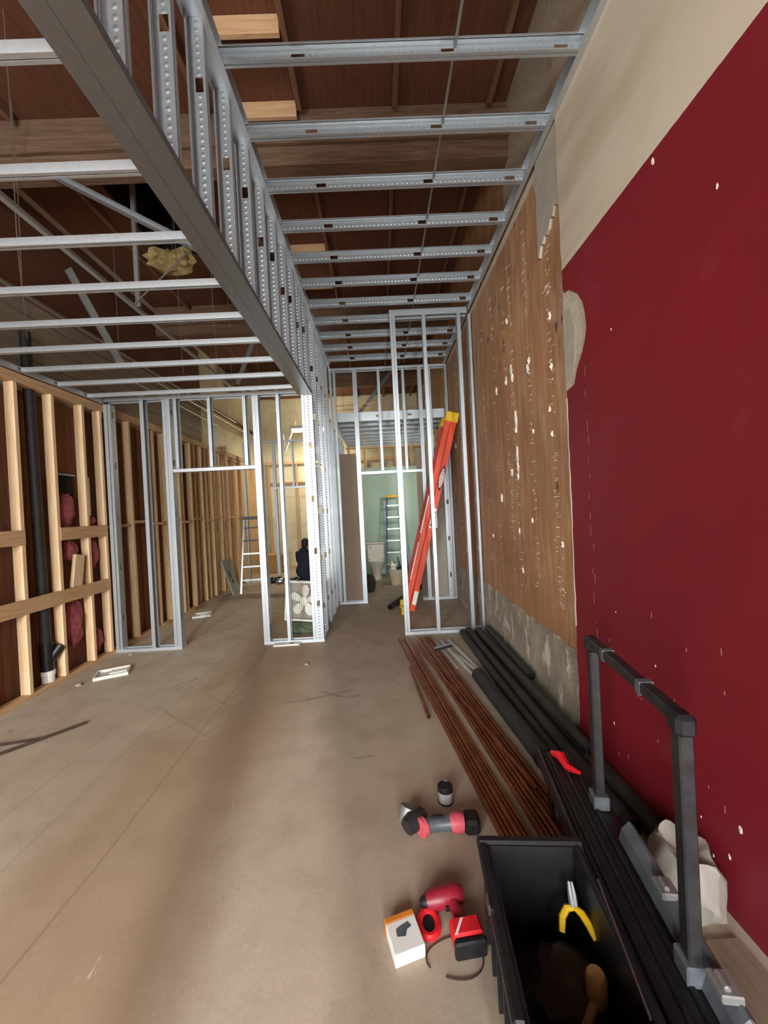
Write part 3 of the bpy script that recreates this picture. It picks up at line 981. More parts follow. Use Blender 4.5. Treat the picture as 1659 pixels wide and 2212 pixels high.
ob('hanging_wire', MB().cyl((-2.1, 4.2, 4.4), (-2.1, 4.25, 4.925), 0.003, n=5), M['wire'], ft)

# sprinkler pipes along the left wall of the far room
for z, y0, y1, lab in ((3.42, 5.2, 7.9, 'lower thin steel pipe along the cream wall above the timber plate'), (3.60, 5.6, 10.4, 'upper thin steel pipe with a tee along the cream wall')):
    o = tag(ob('conduit_pipe', MB().cyl((-3.2, y0, z), (-3.2, y1, z), 0.016, n=8), M['steel'], smooth=True), lab, 'pipe')
    for y in (y0 + 0.6, y1 - 0.7):
        ob('hanger', MB().box(-3.405, -3.18, y, y + 0.02, z + 0.017, z + 0.03), M['galv_dull'], o)
c1 = tag(ob('copper_line', MB().cyl((-0.75, 7.5, 3.60), (0.13, 7.5, 3.64), 0.009, n=6), M['copper']), 'upper thin copper line crossing above the washroom joists', 'pipe')
c2 = tag(ob('copper_line', MB().cyl((-0.755, 7.5, 3.51), (-0.07, 7.5, 3.55), 0.009, n=6), M['copper']), 'lower thin copper line crossing above the washroom joists', 'pipe')
for o_, z_ in ((c1, 3.60), (c2, 3.51)):
    ob('hanger_wire', MB().cyl((-0.6, 7.51, z_), (-0.6, 7.51, ZR - 0.001), 0.003, n=5), M['wire'], o_)
st = thing('sloping_strap', 'grey diagonal strut behind the upper studs of the end partition', 'brace', (-0.1, 8.0, 3.6))
member('track', 'strap', st, (-0.42, 8.0, 3.45), (0.80, 8.0, 4.89), -Y, 0.06, 0.03, (), M['galv_dull'])

# ================================================================== in and on the timber wall
vp = thing('vent_pipe', 'black upright drain pipe between the timber studs', 'pipe', (-3.30, 3.76, 0))
ob('pipe', MB().cyl((-3.305, 3.77, 0.30), (-3.305, 3.73, 3.42), 0.045, n=14), M['black_rough'], vp, True)
fit = MB().cyl((-3.305, 3.772, 0.15), (-3.305, 3.772, 0.42), 0.055, n=14)
fit.cyl((-3.305, 3.772, 0.22), (-3.24, 3.86, 0.36), 0.045, n=12)
ob('fitting', fit, M['black_pl'], vp, True)
o = ob('coupling', MB().lathe([(0.052, 0), (0.052, 0.1), (0.06, 0.105), (0.06, 0.15)], (-3.303, 3.772, 0.0), 16), M['white'], vp, True)
o['label'] = 'white plastic coupling'
for y, z, sy, sz, sd, lab in ((4.11, 1.70, 0.10, 0.17, 1, 'wad of pink insulation above the upper blocking left of the pale stud'), (4.44, 1.23, 0.08, 0.16, 2, 'bulging pink insulation between the blockings beside the corner stud'), (4.14, 0.50, 0.10, 0.24, 3, 'long torn pink insulation below the lower blocking'), (4.44, 0.22, 0.07, 0.13, 5, 'crumpled pink insulation near the sole plate by the corner'), (4.13, 1.28, 0.08, 0.10, 6, 'small dark pink insulation behind the loose wood offcut'), (4.43, 1.58, 0.07, 0.06, 7, 'rolled end of pink insulation on top of the upper blocking')):
    tag(ob('insulation_batt', MB().blob((-3.32, y, z), 0.055, sy, sz, sd, 0.22, 12, 9), M['pink'], smooth=True), lab, 'insulation')
tag(ob('wood_offcut', MB().prism([(4.035, 0.902), (4.16, 0.902), (4.215, 1.215), (4.10, 1.24)], -3.262, -3.225, 0), M['stud']), 'pale wedge of wood leaning between two studs on the lower blocking', 'offcut')
nb = thing('wall_recess', 'dark recessed box in the sheathing above the pink insulation', 'box', (-3.36, 4.1, 1.7))
ob('recess', MB().box(-3.379, -3.34, 3.98, 4.24, 1.72, 2.08), M['void'], nb)
ob('metal_edge', MB().box(-3.36, -3.30, 3.98, 4.24, 2.08, 2.092), M['galv_flat'], nb)
ob('metal_edge', MB().box(-3.36, -3.30, 4.42, 4.44, 1.65, 2.08), M['galv_flat'], nb)

# ================================================================== far room contents
lt = thing('tube_light', 'lit fluorescent tube fitting under the roof of the far room', 'lamp', (-1.95, 10.2, 3.7))
ob('tube', MB().cyl((-2.2, 10.2, 3.74), (-1.15, 10.2, 3.74), 0.04, n=12), M['tube'], lt, True)
ob('housing', MB().box(-2.25, -1.1, 10.14, 10.26, 3.79, 3.86), M['white'], lt)
ob('bracket', MB().box(-2.26, -2.2, 10.16, 10.24, 3.70, 3.79), M['white'], lt)
for x_ in (-2.1, -1.2):
    ob('hanger_wire', MB().cyl((x_, 10.2, 3.86), (x_, 10.2, ZR - 0.001), 0.004, n=5), M['wire'], lt)
ob('hanger_strap', MB().tube([(-2.2, 10.2, 3.72), (-2.42, 10.25, 3.2)], 0.02, 6).tube([(-2.42, 10.25, 3.2), (-2.46, 10.25, 3.76)], 0.02, 6), M['white'], lt)
lamp('tube_glow', 'AREA', (-1.7, 10.2, 3.68), (0, 0, 0), 34, (1.0, 0.9, 0.68), shape='RECTANGLE', size=1.0, size_y=0.12)
lamp('tube_glow_up', 'AREA', (-1.7, 10.2, 3.9), (math.pi, 0, 0), 12, (1.0, 0.9, 0.66), shape='RECTANGLE', size=1.0, size_y=0.12)
lt2 = thing('tube_light', 'added unseen fluorescent fitting behind the brown board to brighten the washroom', 'lamp', (1.2, 7.35, 2.2))  # added fitting, hidden from the camera, to brighten the green washroom
ob('tube', MB().cyl((1.165, 7.08, 2.2), (1.165, 7.62, 2.2), 0.018, n=10), M['tube'], lt2, True)
ob('housing', MB().box(1.19, XW - 0.086, 7.04, 7.66, 2.17, 2.23).box(1.19, XW - 0.001, 7.3, 7.4, 2.17, 2.23), M['white'], lt2)
lamp('added_washroom_fill', 'AREA', (1.13, 7.35, 2.2), (R90, 0, math.radians(55)), 16, (1.0, 0.96, 0.85), shape='RECTANGLE', size=0.55, size_y=0.06)  # fill light of the added fitting


def step_ladder(name, label, loc, rotz, Ht, wb_, wt, rail_m, step_m, cap_m, n, dark=(), fold=0.30):
    t = thing(name, label, 'ladder', loc, rotz)
    sp = fold * Ht
    for s in (-1, 1):
        r = MB().tube([(s * wb_ / 2, 0, 0.0), (s * wt / 2, sp * 0.78, Ht - 0.03)], 0.022, 4)
        ob('rail', r, rail_m, t, local=True)
        ob('rear_rail', MB().tube([(s * wb_ / 2 * 0.95, sp * 1.75, 0.0), (s * wt / 2 * 0.9, sp * 0.9, Ht - 0.03)], 0.016, 4), rail_m, t, local=True)
    for k in range(1, n + 1):
        f = k / (n + 0.85)
        w_ = wb_ + (wt - wb_) * f
        y = sp * 0.78 * f
        m = M['black_pl'] if k in dark else step_m
        ob('step', MB().box(-w_ / 2 + 0.01, w_ / 2 - 0.01, y - 0.03, y + 0.05, Ht * f - 0.012, Ht * f + 0.018), m, t, local=True)
    ob('top_cap', MB().box(-wt / 2 - 0.03, wt / 2 + 0.03, sp * 0.72, sp * 1.0, Ht - 0.04, Ht + 0.02), cap_m, t, local=True, bevel=0.01)
    ob('spreader', MB().tube([(-wb_ * 0.4, sp * 0.35, Ht * 0.45), (-wb_ * 0.38, sp * 1.4, Ht * 0.45)], 0.008, 4), step_m, t, local=True)
    return t


step_ladder('step_ladder', 'silver stepladder with dark top steps in the far left room', (-2.62, 7.75, 0), 0.12, 1.52, 0.46, 0.36, M['alu'], M['alu'], M['black_pl'], 5, (4, 5))
step_ladder('step_ladder', 'blue stepladder with yellow top in the green washroom', (0.35, 8.88, 0), 0.0, 1.86, 0.50, 0.34, M['blue'], M['alu'], M['yellow'], 6, (), 0.11)

gb = thing('leaning_board', 'grey board with two slots leaning on the timber studs', 'board', (-3.12, 7.9, 0))
R = Matrix.Translation((-2.97, 7.82, 0.0)) @ Matrix.Rotation(math.radians(-17), 4, 'Y')
ob('panel', MB().box(-0.012, 0.012, -0.19, 0.19, 0.006, 0.72, R), M['greyboard'], gb)
ob('slot', MB().box(0.0121, 0.014, -0.03, 0.03, 0.22, 0.3, R).box(0.0121, 0.014, -0.05, 0.0, 0.34, 0.5, R), M['ink'], gb)

# power tools and fittings heaped on the floor by the frame
for i, (x, y, s, m, lab) in enumerate(((-2.5, 8.78, 0.11, 'black_pl', 'dark tool case on the far floor below the cardboard box'), (-2.3, 8.65, 0.10, 'alu', 'shiny metal fitting beside the dark tool case on the far floor'), (-2.05, 8.6, 0.11, 'black_pl', 'black cordless tool right of the shiny fitting on the far floor'))):
    t = thing('tool', lab, 'tool', (x, y, 0), 0.3 * i)
    ob('body', MB().blob((0, 0, s * 0.62), s, s * 0.7, s * 0.6, i, 0.12, 14, 9), M[m], t, True, local=True)
    ob('handle', MB().tube([(s * 0.5, 0, s * 0.9), (s * 1.3, 0.02, s * 1.1), (s * 1.7, 0.02, s * 0.5), (s * 1.6, 0, 0.03)], 0.025, 6), M['black_pl'], t, local=True)
t = thing('cardboard_box', 'brown cardboard box standing by the far block wall', 'box', (-2.85, 10.5, 0))
ob('carton', MB().box(-3.1, -2.62, 10.3, 10.7, 0.0, 0.50), M['card'], t, bevel=0.006)
ob('flap', MB().box(-3.1, -2.62, 10.20, 10.30, 0.49, 0.50), M['stud'], t)
t = thing('white_jug', 'white plastic jug on the floor behind the kneeling person', 'jug', (-1.9, 9.3, 0))
ob('body', MB().lathe([(0.07, 0), (0.08, 0.02), (0.08, 0.18), (0.03, 0.24), (0.025, 0.27)], (-1.9, 9.3, 0.0), 12), M['white'], t, True)
ob('cap', MB().lathe([(0.028, 0.0), (0.028, 0.025)], (-1.9, 9.3, 0.27), 10), M['blue'], t, True)

# ---- box fan on a green bag
FA = Matrix.Translation((-1.06, 5.06, 0.142)) @ Matrix.Rotation(-0.18, 4, 'Z') @ Matrix.Rotation(math.radians(-6), 4, 'X') @ Matrix.Rotation(math.radians(3), 4, 'Y')
fan = thing('box_fan', 'dusty square box fan standing on the dark green bag behind the corner post', 'fan', (0, 0, 0), rot=FA)
a, d = 0.255, 0.06
mb = MB()
mb.box(-a, a, -d, d, 0, 0.025).box(-a, a, -d, d, 0.49, 0.515).box(-a, -a + 0.025, -d, d, 0.025, 0.49).box(a - 0.025, a, -d, d, 0.025, 0.49)
ob('housing', mb, M['white_dim'], fan, local=True, bevel=0.004)
mb = MB()
for k in range(17):
    x = -0.225 + 0.45 * k / 16
    mb.cyl((x, -d + 0.004, 0.025), (x, -d + 0.004, 0.49), 0.0018, n=4)
o = ob('grille', mb, M['grille'], fan, local=True)
ob('back_panel', MB().box(-0.23, 0.23, d - 0.01, d - 0.006, 0.025, 0.49), M['grille'], fan, local=True)
ob('hub', MB().cyl((0, -0.035, 0.257), (0, 0.02, 0.257), 0.055, n=16), M['white_dim'], fan, True, local=True)
for k in range(5):
    t_ = 2 * math.pi * k / 5 + 0.3
    c_, s_ = math.cos(t_), math.sin(t_)
    def P(r, w_, yy):
        return (c_ * r - s_ * w_, yy, 0.257 + s_ * r + c_ * w_)
    out = [(0.05, -0.028), (0.1, -0.055), (0.165, -0.062), (0.205, -0.03), (0.21, 0.02), (0.17, 0.05), (0.1, 0.045), (0.05, 0.028)]
    vs = [P(r, w_, -0.012 + 0.25 * w_) for r, w_ in out] + [P(r, w_, -0.008 + 0.25 * w_) for r, w_ in out]
    n = len(out)
    ob('blade', MB().add(vs, [tuple(range(n)), tuple(reversed(range(n, 2 * n)))] + [(i, n + i, n + (i + 1) % n, (i + 1) % n) for i in range(n)]), M['white_dim'], fan, local=True)
ob('control_knob', MB().cyl((-0.1, -0.02, 0.515), (-0.1, -0.02, 0.535), 0.018, n=10), M['black_pl'], fan, local=True)
gbg = thing('canvas_bag', 'slumped dark green bag under the box fan', 'bag', (-1.0, 5.05, 0))
ob('bag', MB().lathe([(0.22, 0), (0.28, 0.03), (0.28, 0.09), (0.2, 0.13), (0.05, 0.14)], (-1.0, 5.06, 0), 14, 1.0, 0.55), M['greenbag'], gbg, True)
ob('strap', MB().tube([(-1.2, 4.93, 0.05), (-1.1, 4.88, 0.11), (-0.95, 4.87, 0.06), (-0.85, 4.89, 0.1)], 0.012, 6), M['greenbag'], gbg)


# ---- kneeling person
def skin_fig(name, verts, edges, radii, mat, parent, level=2, root=0):
    me = bpy.data.meshes.new(name)
    me.from_pydata(verts, edges, [])
    o = bpy.data.objects.new(name, me)
    COL.objects.link(o)
    md = o.modifiers.new('skin', 'SKIN')
    if not me.skin_vertices:
        pass
    sv = me.skin_vertices[0].data if me.skin_vertices else None
    if sv is None:
        bpy.context.view_layer.objects.active = o
        o.select_set(True)
        bpy.ops.mesh.customdata_skin_add()
        sv = me.skin_vertices[0].data
    for i, r in enumerate(radii):
        sv[i].radius = r if isinstance(r, tuple) else (r, r)
        sv[i].use_root = (i == root)
    md.use_smooth_shade = True
    sb = o.modifiers.new('sub', 'SUBSURF')
    sb.levels = sb.render_levels = level
    dg = bpy.context.evaluated_depsgraph_get()
    dg.update()
    new = bpy.data.meshes.new_from_object(o.evaluated_get(dg))
    bpy.data.objects.remove(o)
    new.materials.clear()
    new.materials.append(mat)
    for p in new.polygons:
        p.use_smooth = True
    o2 = bpy.data.objects.new(name, new)
    link(o2, parent)
    return o2


pe = thing('person', 'person in a navy hooded top kneeling with back turned beyond the corner post', 'person', (-1.74, 8.45, 0), math.radians(-25))
# body faces +Y (away), kneeling, sitting on the heels, leaning slightly forward
bv = [(0, 0, 0.27), (0, 0.03, 0.40), (0, 0.07, 0.56), (0, 0.10, 0.68), (0, 0.12, 0.75),       # 0-4 pelvis to neck
      (-0.17, 0.09, 0.66), (-0.25, 0.18, 0.46), (-0.17, 0.40, 0.36),                            # 5-7 left arm
      (0.17, 0.09, 0.66), (0.25, 0.18, 0.46), (0.17, 0.40, 0.36),                               # 8-10 right arm
      (-0.10, 0.02, 0.22), (-0.16, 0.38, 0.10), (-0.13, 0.16, 0.07), (-0.12, -0.08, 0.06), (-0.12, -0.18, 0.035),
      (0.10, 0.02, 0.22), (0.16, 0.38, 0.10), (0.13, 0.16, 0.07), (0.12, -0.08, 0.06), (0.12, -0.18, 0.035)]
be = [(0, 1), (1, 2), (2, 3), (3, 4), (3, 5), (5, 6), (6, 7), (3, 8), (8, 9), (9, 10), (0, 11), (11, 12), (12, 13), (13, 14), (14, 15), (0, 16), (16, 17), (17, 18), (18, 19), (19, 20)]
brd = [(0.17, 0.13), (0.155, 0.11), (0.175, 0.115), (0.15, 0.10), 0.058, 0.075, 0.055, 0.04, 0.075, 0.055, 0.04, 0.10, 0.075, 0.06, 0.05, 0.04, 0.10, 0.075, 0.06, 0.05, 0.04]
body = skin_fig('body', bv, be, brd, M['navy'], pe)
hood = ob('hood', MB().blob((0, 0.05, 0.745), 0.105, 0.075, 0.055, 2, 0.05, 14, 8), M['navy'], pe, True, local=True)
# head with face, ears and hair
hd = MB().blob((0, 0.155, 0.875), 0.078, 0.095, 0.115, 1, 0.0, 16, 12)
for sx in (-1, 1):
    hd.blob((sx * 0.08, 0.15, 0.87), 0.012, 0.022, 0.032, 3, 0.05, 8, 6)
hd.blob((0, 0.255, 0.862), 0.014, 0.02, 0.022, 4, 0.0, 8, 6)          # nose
hd.cyl((0, 0.125, 0.72), (0, 0.145, 0.80), 0.055, n=14)                # neck
head = ob('head', hd, M['skin'], pe, True, local=True)
for sx in (-1, 1):
    ob('eye', MB().blob((sx * 0.03, 0.238, 0.885), 0.012, 0.01, 0.008, 1, 0, 8, 6), M['ink'], head, True, space=pe)
ob('mouth', MB().blob((0, 0.24, 0.825), 0.022, 0.01, 0.006, 1, 0, 8, 6), M['redink'], head, True, space=pe)
ob('hair', MB().blob((0, 0.135, 0.905), 0.088, 0.095, 0.098, 9, 0.05, 16, 10).blob((0, 0.09, 0.85), 0.075, 0.05, 0.07, 8, 0.05, 12, 8), M['hair'], pe, True, local=True)
for sx in (-1, 1):
    ob('boot', MB().tube([(sx * 0.12, -0.03, 0.055), (sx * 0.12, -0.10, 0.055), (sx * 0.12, -0.16, 0.05), (sx * 0.12, -0.22, 0.042)], [0.045, 0.056, 0.05, 0.035], 12), M['black_rough'], pe, True, local=True)
# hands with five fingers each
for sx in (-1, 1):
    hv = [(sx * 0.17, 0.40, 0.36), (sx * 0.165, 0.45, 0.345), (sx * 0.16, 0.49, 0.335)]
    he = [(0, 1), (1, 2)]
    hr = [0.026, (0.036, 0.018), (0.034, 0.016)]
    for k, (dx, ln) in enumerate(((-0.026, 0.06), (-0.009, 0.072), (0.009, 0.068), (0.025, 0.052))):
        i = len(hv)
        hv += [(sx * 0.16 + dx, 0.505, 0.332), (sx * 0.16 + dx * 1.1, 0.505 + ln * 0.6, 0.318), (sx * 0.16 + dx * 1.1, 0.505 + ln, 0.29)]
        he += [(2, i), (i, i + 1), (i + 1, i + 2)]
        hr += [0.010, 0.009, 0.008]
    i = len(hv)
    hv += [(sx * (0.165 - 0.035), 0.455, 0.335), (sx * (0.165 - 0.055), 0.49, 0.32)]
    he += [(1, i), (i, i + 1)]
    hr += [0.012, 0.010]
    skin_fig('hand', hv, he, hr, M['skin'], pe, 1)

# ---- washroom contents
tl = thing('toilet', 'off white toilet in the green washroom', 'toilet', (-0.13, 8.72, 0), 0.05)
ob('bowl', MB().lathe([(0.11, 0), (0.10, 0.06), (0.10, 0.18), (0.15, 0.30), (0.185, 0.37), (0.19, 0.40), (0.15, 0.40), (0.12, 0.34)], (0, -0.12, 0), 18, 1.0, 1.25), M['porcelain'], tl, True, local=True)
ob('seat', MB().lathe([(0.195, 0.402), (0.195, 0.425), (0.1, 0.43)], (0, -0.12, 0), 18, 1.0, 1.25), M['porcelain'], tl, True, local=True)
ob('tank', MB().box(-0.2, 0.2, 0.12, 0.30, 0.40, 0.76), M['porcelain'], tl, bevel=0.02, local=True)
ob('tank_lid', MB().box(-0.215, 0.215, 0.105, 0.31, 0.762, 0.80), M['porcelain'], tl, bevel=0.012, local=True)
ob('flush_lever', MB().cyl((-0.15, 0.115, 0.70), (-0.08, 0.105, 0.69), 0.01, n=8), M['alu'], tl, local=True)
bu = thing('bucket', 'beige bucket with a yellow topped bag in it in front of the blue ladder', 'bucket', (0.30, 7.9, 0))
ob('pail', MB().lathe([(0.13, 0), (0.17, 0.30), (0.178, 0.30), (0.178, 0.32), (0.16, 0.32), (0.13, 0.05)], (0, 0, 0), 20), M['bucket'], bu, True, local=True)
ob('handle', MB().tube([(0.178 * math.cos(t_), 0.178 * math.sin(t_) * 0.9, 0.30 - 0.09 * math.sin(t_)) for t_ in [math.pi * k / 10 + math.pi for k in range(11)]], 0.004, 6), M['wire'], bu, local=True)
t = thing('plaster_bag', 'white bag with yellow edge standing in the beige bucket', 'bag', (0.22, 7.95, 0.1))
ob('sack', MB().prism([(0.15, 0.12), (0.31, 0.12), (0.30, 0.38), (0.20, 0.46)], 7.94, 7.99, 1), M['white'], t)
ob('yellow_edge', MB().prism([(0.14, 0.2), (0.15, 0.2), (0.21, 0.47), (0.19, 0.47)], 7.93, 7.939, 1), M['yellow'], t)
t = thing('brush', 'dark brush head lying in the beige bucket', 'brush', (0.38, 7.9, 0.3))
ob('bristles', MB().blob((0.37, 7.9, 0.33), 0.09, 0.07, 0.05, 3, 0.3), M['ink'], t)
ob('handle', MB().cyl((0.37, 7.9, 0.33), (0.33, 8.0, 0.55), 0.012, n=6), M['black_pl'], t)
tag(ob('debris_sack', MB().blob((-0.24, 7.3, 0.15), 0.10, 0.11, 0.16, 6, 0.25, 12, 8), M['brown']), 'dark brown sack on the floor inside the end doorway on the left', 'sack')
tag(ob('drain_pipe', MB().pipe((0.09, 5.9, 0.045), (0.72, 7.4, 0.045), 0.045, 0.038), M['black_rough'], smooth=True), 'short black pipe lying across the end doorway floor', 'pipe')

# ================================================================== orange extension ladder
el = thing('extension_ladder', 'tall orange extension ladder leaning on the right wall behind the bay frame', 'ladder', (0.42, 5.9, 0))
YN, YF = 5.64, 6.04
foot, head_ = V((0.35, 0, 0.03)), V((1.13, 0, 2.88))
dirv = (head_ - foot).normalized()
nrm = V((dirv.z, 0, -dirv.x))          # pointing to the wall side (right/down)
LEN = (head_ - foot).length


def rail(name, y, a, b, off, w_, th, mat):
    p0 = foot + dirv * a + nrm * off
    p1 = foot + dirv * b + nrm * off
    vs = []
    for p in (p0, p1):
        for sx, sy in ((-w_ / 2, -th), (w_ / 2, -th), (w_ / 2, th), (-w_ / 2, th)):
            q = p + nrm * sx
            vs.append((q.x, y + sy, q.z))
    return ob(name, MB().add(vs, [(0, 1, 2, 3), (7, 6, 5, 4), (0, 4, 5, 1), (1, 5, 6, 2), (2, 6, 7, 3), (3, 7, 4, 0)]), mat, el, bevel=0.004)


for y, th in ((YN, 0.016), (YF, 0.016)):
    rail('fly_rail', y, 0.55, LEN, 0.05, 0.085, th, M['orange'])
    rail('base_rail', y, 0.02, LEN - 0.06, -0.04, 0.082, th, M['orange'] if y == YN else M['orange_dk'])
    rail('lower_rail', y, 0.02, LEN * 0.42 + 0.6, 0.05, 0.080, th - 0.002, M['orange_dk'] if y == YF else M['orange'])
for k in range(9):
    p = foot + dirv * (0.22 + 0.305 * k) - nrm * 0.04
    ob('rung', MB().cyl((p.x, YN + 0.012, p.z), (p.x, YF - 0.012, p.z), 0.017, n=8), M['alu'], el, True)
for k in range(6):
    p = foot + dirv * (0.95 + 0.305 * k) + nrm * 0.05
    ob('rung', MB().cyl((p.x, YN + 0.012, p.z), (p.x, YF - 0.012, p.z), 0.017, n=8), M['alu'], el, True)
for y in (YN, YF):
    p = foot + dirv * (LEN - 0.01)
    mb = MB()
    vs = []
    for q in (p - dirv * 0.09, p + dirv * 0.06):
        for sx, sy in ((-0.09, -0.026), (0.105, -0.026), (0.105, 0.026), (-0.09, 0.026)):
            r = q + nrm * sx
            vs.append((r.x, y + sy, r.z))
    o = ob('end_cap', mb.add(vs, [(0, 1, 2, 3), (7, 6, 5, 4), (0, 4, 5, 1), (1, 5, 6, 2), (2, 6, 7, 3), (3, 7, 4, 0)]), M['yellow'], el, bevel=0.012)
    o['label'] = 'yellow end cap'
    q = foot - nrm * 0.05
    o = ob('shoe', MB().box(q.x - 0.05, q.x + 0.03, y - 0.05, y + 0.03, 0.0, 0.12).box(q.x - 0.06, q.x + 0.06, y - 0.055, y + 0.035, 0.0, 0.02), M['yellow'], el, bevel=0.006)
    o['label'] = 'yellow swivel shoe'


def on_rail(pts, y, dist, off, name, mat):
    c = foot + dirv * dist + nrm * off
    vs = []
    for yy in (y, y + 0.002):
        for u, v in pts:
            q = c + dirv * u + nrm * v
            vs.append((q.x, yy, q.z))
    n = len(pts)
    return ob(name, MB().add(vs, [tuple(range(n)), tuple(reversed(range(n, 2 * n)))] + [(i, n + i, n + (i + 1) % n, (i + 1) % n) for i in range(n)]), mat, el)


FY = YN - 0.0165
DL = 2.02
ov = lambda a, b: [(a * math.cos(t_), b * math.sin(t_)) for t_ in [2 * math.pi * k / 20 for k in range(20)]]
on_rail([(-0.20, 0.0), (-0.11, 0.036), (0.11, 0.036), (0.20, 0.0), (0.11, -0.036), (-0.11, -0.036)], FY - 0.002, DL, 0.052, 'logo_border', M['ink'])
on_rail(ov(0.145, 0.031), FY - 0.0042, DL, 0.052, 'logo_plate', M['white'])
on_rail([(-0.15, -0.03), (0.15, -0.03), (0.15, 0.03), (-0.15, 0.03)], FY - 0.002, 1.42, 0.055, 'rating_label', M['white'])
for k in range(4):
    on_rail([(-0.12 + 0.062 * k, -0.022), (-0.085 + 0.062 * k, -0.022), (-0.085 + 0.062 * k, 0.02), (-0.12 + 0.062 * k, 0.02)], FY - 0.0042, 1.42, 0.055, 'label_print', M['ink'])
on_rail([(-0.1, -0.03), (0.1, -0.03), (0.1, 0.03), (-0.1, 0.03)], FY - 0.002, 0.22, 0.055, 'rating_label', M['white'])
on_rail([(-0.28, -0.008), (0.28, -0.008), (0.28, 0.008), (-0.28, 0.008)], FY - 0.002, 1.45, -0.075, 'edge_stripe', M['white'])
on_rail([(-0.28, -0.006), (0.28, -0.006), (0.28, 0.006), (-0.28, 0.006)], FY - 0.002, 0.75, -0.075, 'edge_stripe', M['white'])
cu = bpy.data.curves.new('logo_text', 'FONT')
cu.body = 'WERNER'
cu.size = 0.062
cu.align_x = 'CENTER'
cu.align_y = 'CENTER'
cu.extrude = 0.0006
to = bpy.data.objects.new('logo_text_tmp', cu)
COL.objects.link(to)
dg = bpy.context.evaluated_depsgraph_get()
dg.update()
tm = bpy.data.meshes.new_from_object(to.evaluated_get(dg))
bpy.data.objects.remove(to)
tm.materials.clear()
tm.materials.append(M['redink'])
c = foot + dirv * DL + nrm * 0.052
lo = bpy.data.objects.new('logo_text', tm)
ax, ay_ = dirv, -nrm
az = ax.cross(ay_)
link(lo, el, Matrix(((ax.x, ay_.x, az.x, c.x), (ax.y, ay_.y, az.y, FY - 0.0052), (ax.z, ay_.z, az.z, c.z), (0, 0, 0, 1))))

# ================================================================== floor clutter, left
def tray(name, label, c, rotz, sx, sy, h=0.03):
    t = thing(name, label, 'tray', (c[0], c[1], 0), rotz)
    ob('base', MB().box(-sx, sx, -sy, sy, 0, 0.006), M['white_dim'], t, local=True)
    mb = MB()
    mb.box(-sx - 0.012, sx + 0.012, -sy - 0.012, -sy, 0, h).box(-sx - 0.012, sx + 0.012, sy, sy + 0.012, 0, h)
    mb.box(-sx - 0.012, -sx, -sy, sy, 0, h).box(sx, sx + 0.012, -sy, sy, 0, h)
    ob('rim', mb, M['white_dim'], t, local=True)
    ob('insert', MB().box(-sx * 0.2, sx * 0.9, -sy * 0.1, sy * 0.9, 0.0061, 0.018), M['white'], t, local=True)
    return t


tray('plastic_tray', 'white shallow tray on the floor near the timber wall in front of the partition', (-2.82, 3.97), 0.45, 0.135, 0.10)
tray('plastic_tray', 'smaller white tray on the floor beyond the partition doorway', (-2.9, 6.15), 0.3, 0.12, 0.11)
t = thing('cover_plate', 'white slotted cover plate on the floor by the corner post', 'plate', (-1.17, 4.56, 0), 0.05)
ob('plate', MB().box(-0.16, 0.15, -0.045, 0.045, 0, 0.022), M['white_dim'], t, bevel=0.006, local=True)
ob('slot', MB().lathe([(0.025, 0.0221), (0.025, 0.0235)], (0.05, 0.0, 0), 10, 1.3, 0.6), M['ink'], t, local=True)
for p, s, lab in (((-0.824, 3.93, 0), 0.018, 'tiny white scrap on the floor in front of the corner post'), ((-1.02, 4.50, 0), 0.016, 'small pale chip beside the white slotted plate'), ((-2.98, 4.50, 0), 0.02, 'crumpled paper bit at the foot of the left partition track'), ((-2.98, 3.72, 0), 0.022, 'tan scrap just in front of the large white tray')):
    tag(ob('scrap', MB().blob((p[0], p[1], s * 0.5), s * 1.3, s, s * 0.55, int(s * 1000), 0.3, 8, 5), M['whitebag']), lab, 'scrap')
t = thing('dark_rod', 'dark bent rod lying on the floor at the left edge', 'rod', (-2.7, 2.7, 0))
ob('rod', MB().tube([(-2.36, 3.0, 0.012), (-2.55, 2.78, 0.012), (-2.85, 2.45, 0.012), (-3.1, 2.1, 0.012)], 0.011, 7), M['rust'], t, True)
ob('branch', MB().tube([(-2.52, 2.81, 0.014), (-2.75, 2.76, 0.012), (-3.0, 2.73, 0.012)], 0.008, 6), M['rust'], t, True)

# ================================================================== copper pipes
rnd = random.Random(21)
def cpipe(p0, p1, r, lab, grp=None):
    o = tag(ob('copper_pipe', MB().pipe(p0, p1, r, r * 0.82, 10), M['copper'], smooth=True), lab, 'pipe', grp)
    return o


GR = 'copper pipes in the long bundle'
left = [((0.16 + 0.022 * k, 4.50 - 0.03 * (k % 3)), (0.515 + 0.027 * k, 1.55 - 0.01 * k)) for k in range(6)]
right = [((0.36 + 0.026 * k, 4.56 - 0.05 * (k % 2)), (0.69 + 0.0235 * k, 1.6 + 0.03 * k)) for k in range(7)]
for i, (a, b) in enumerate(left + right):
    r = 0.0115 if i % 3 else 0.0145
    z = r + 0.001 
    g = GR
    side, j = ('left fan', i) if i < 6 else ('right fan', i - 6)
    lab = '%s long copper pipe from the left in the %s of the floor bundle' % (('first', 'second', 'third', 'fourth', 'fifth', 'sixth', 'seventh')[j], side)
    cpipe((a[0], a[1], z), (b[0], b[1], z), r, lab, g)
cpipe((0.215, 3.62, 0.045), (0.285, 2.80, 0.014), 0.0125, 'short copper pipe sticking out of the bundle towards the open floor')
cpipe((0.33, 4.2, 0.043), (0.755, 2.0, 0.043), 0.012, 'copper pipe lying crosswise on top of the bundle', None)
t = thing('steel_strip', 'short grey steel strip lying on the copper pipes by the bay frame', 'strip', (0.6, 4.0, 0.05))
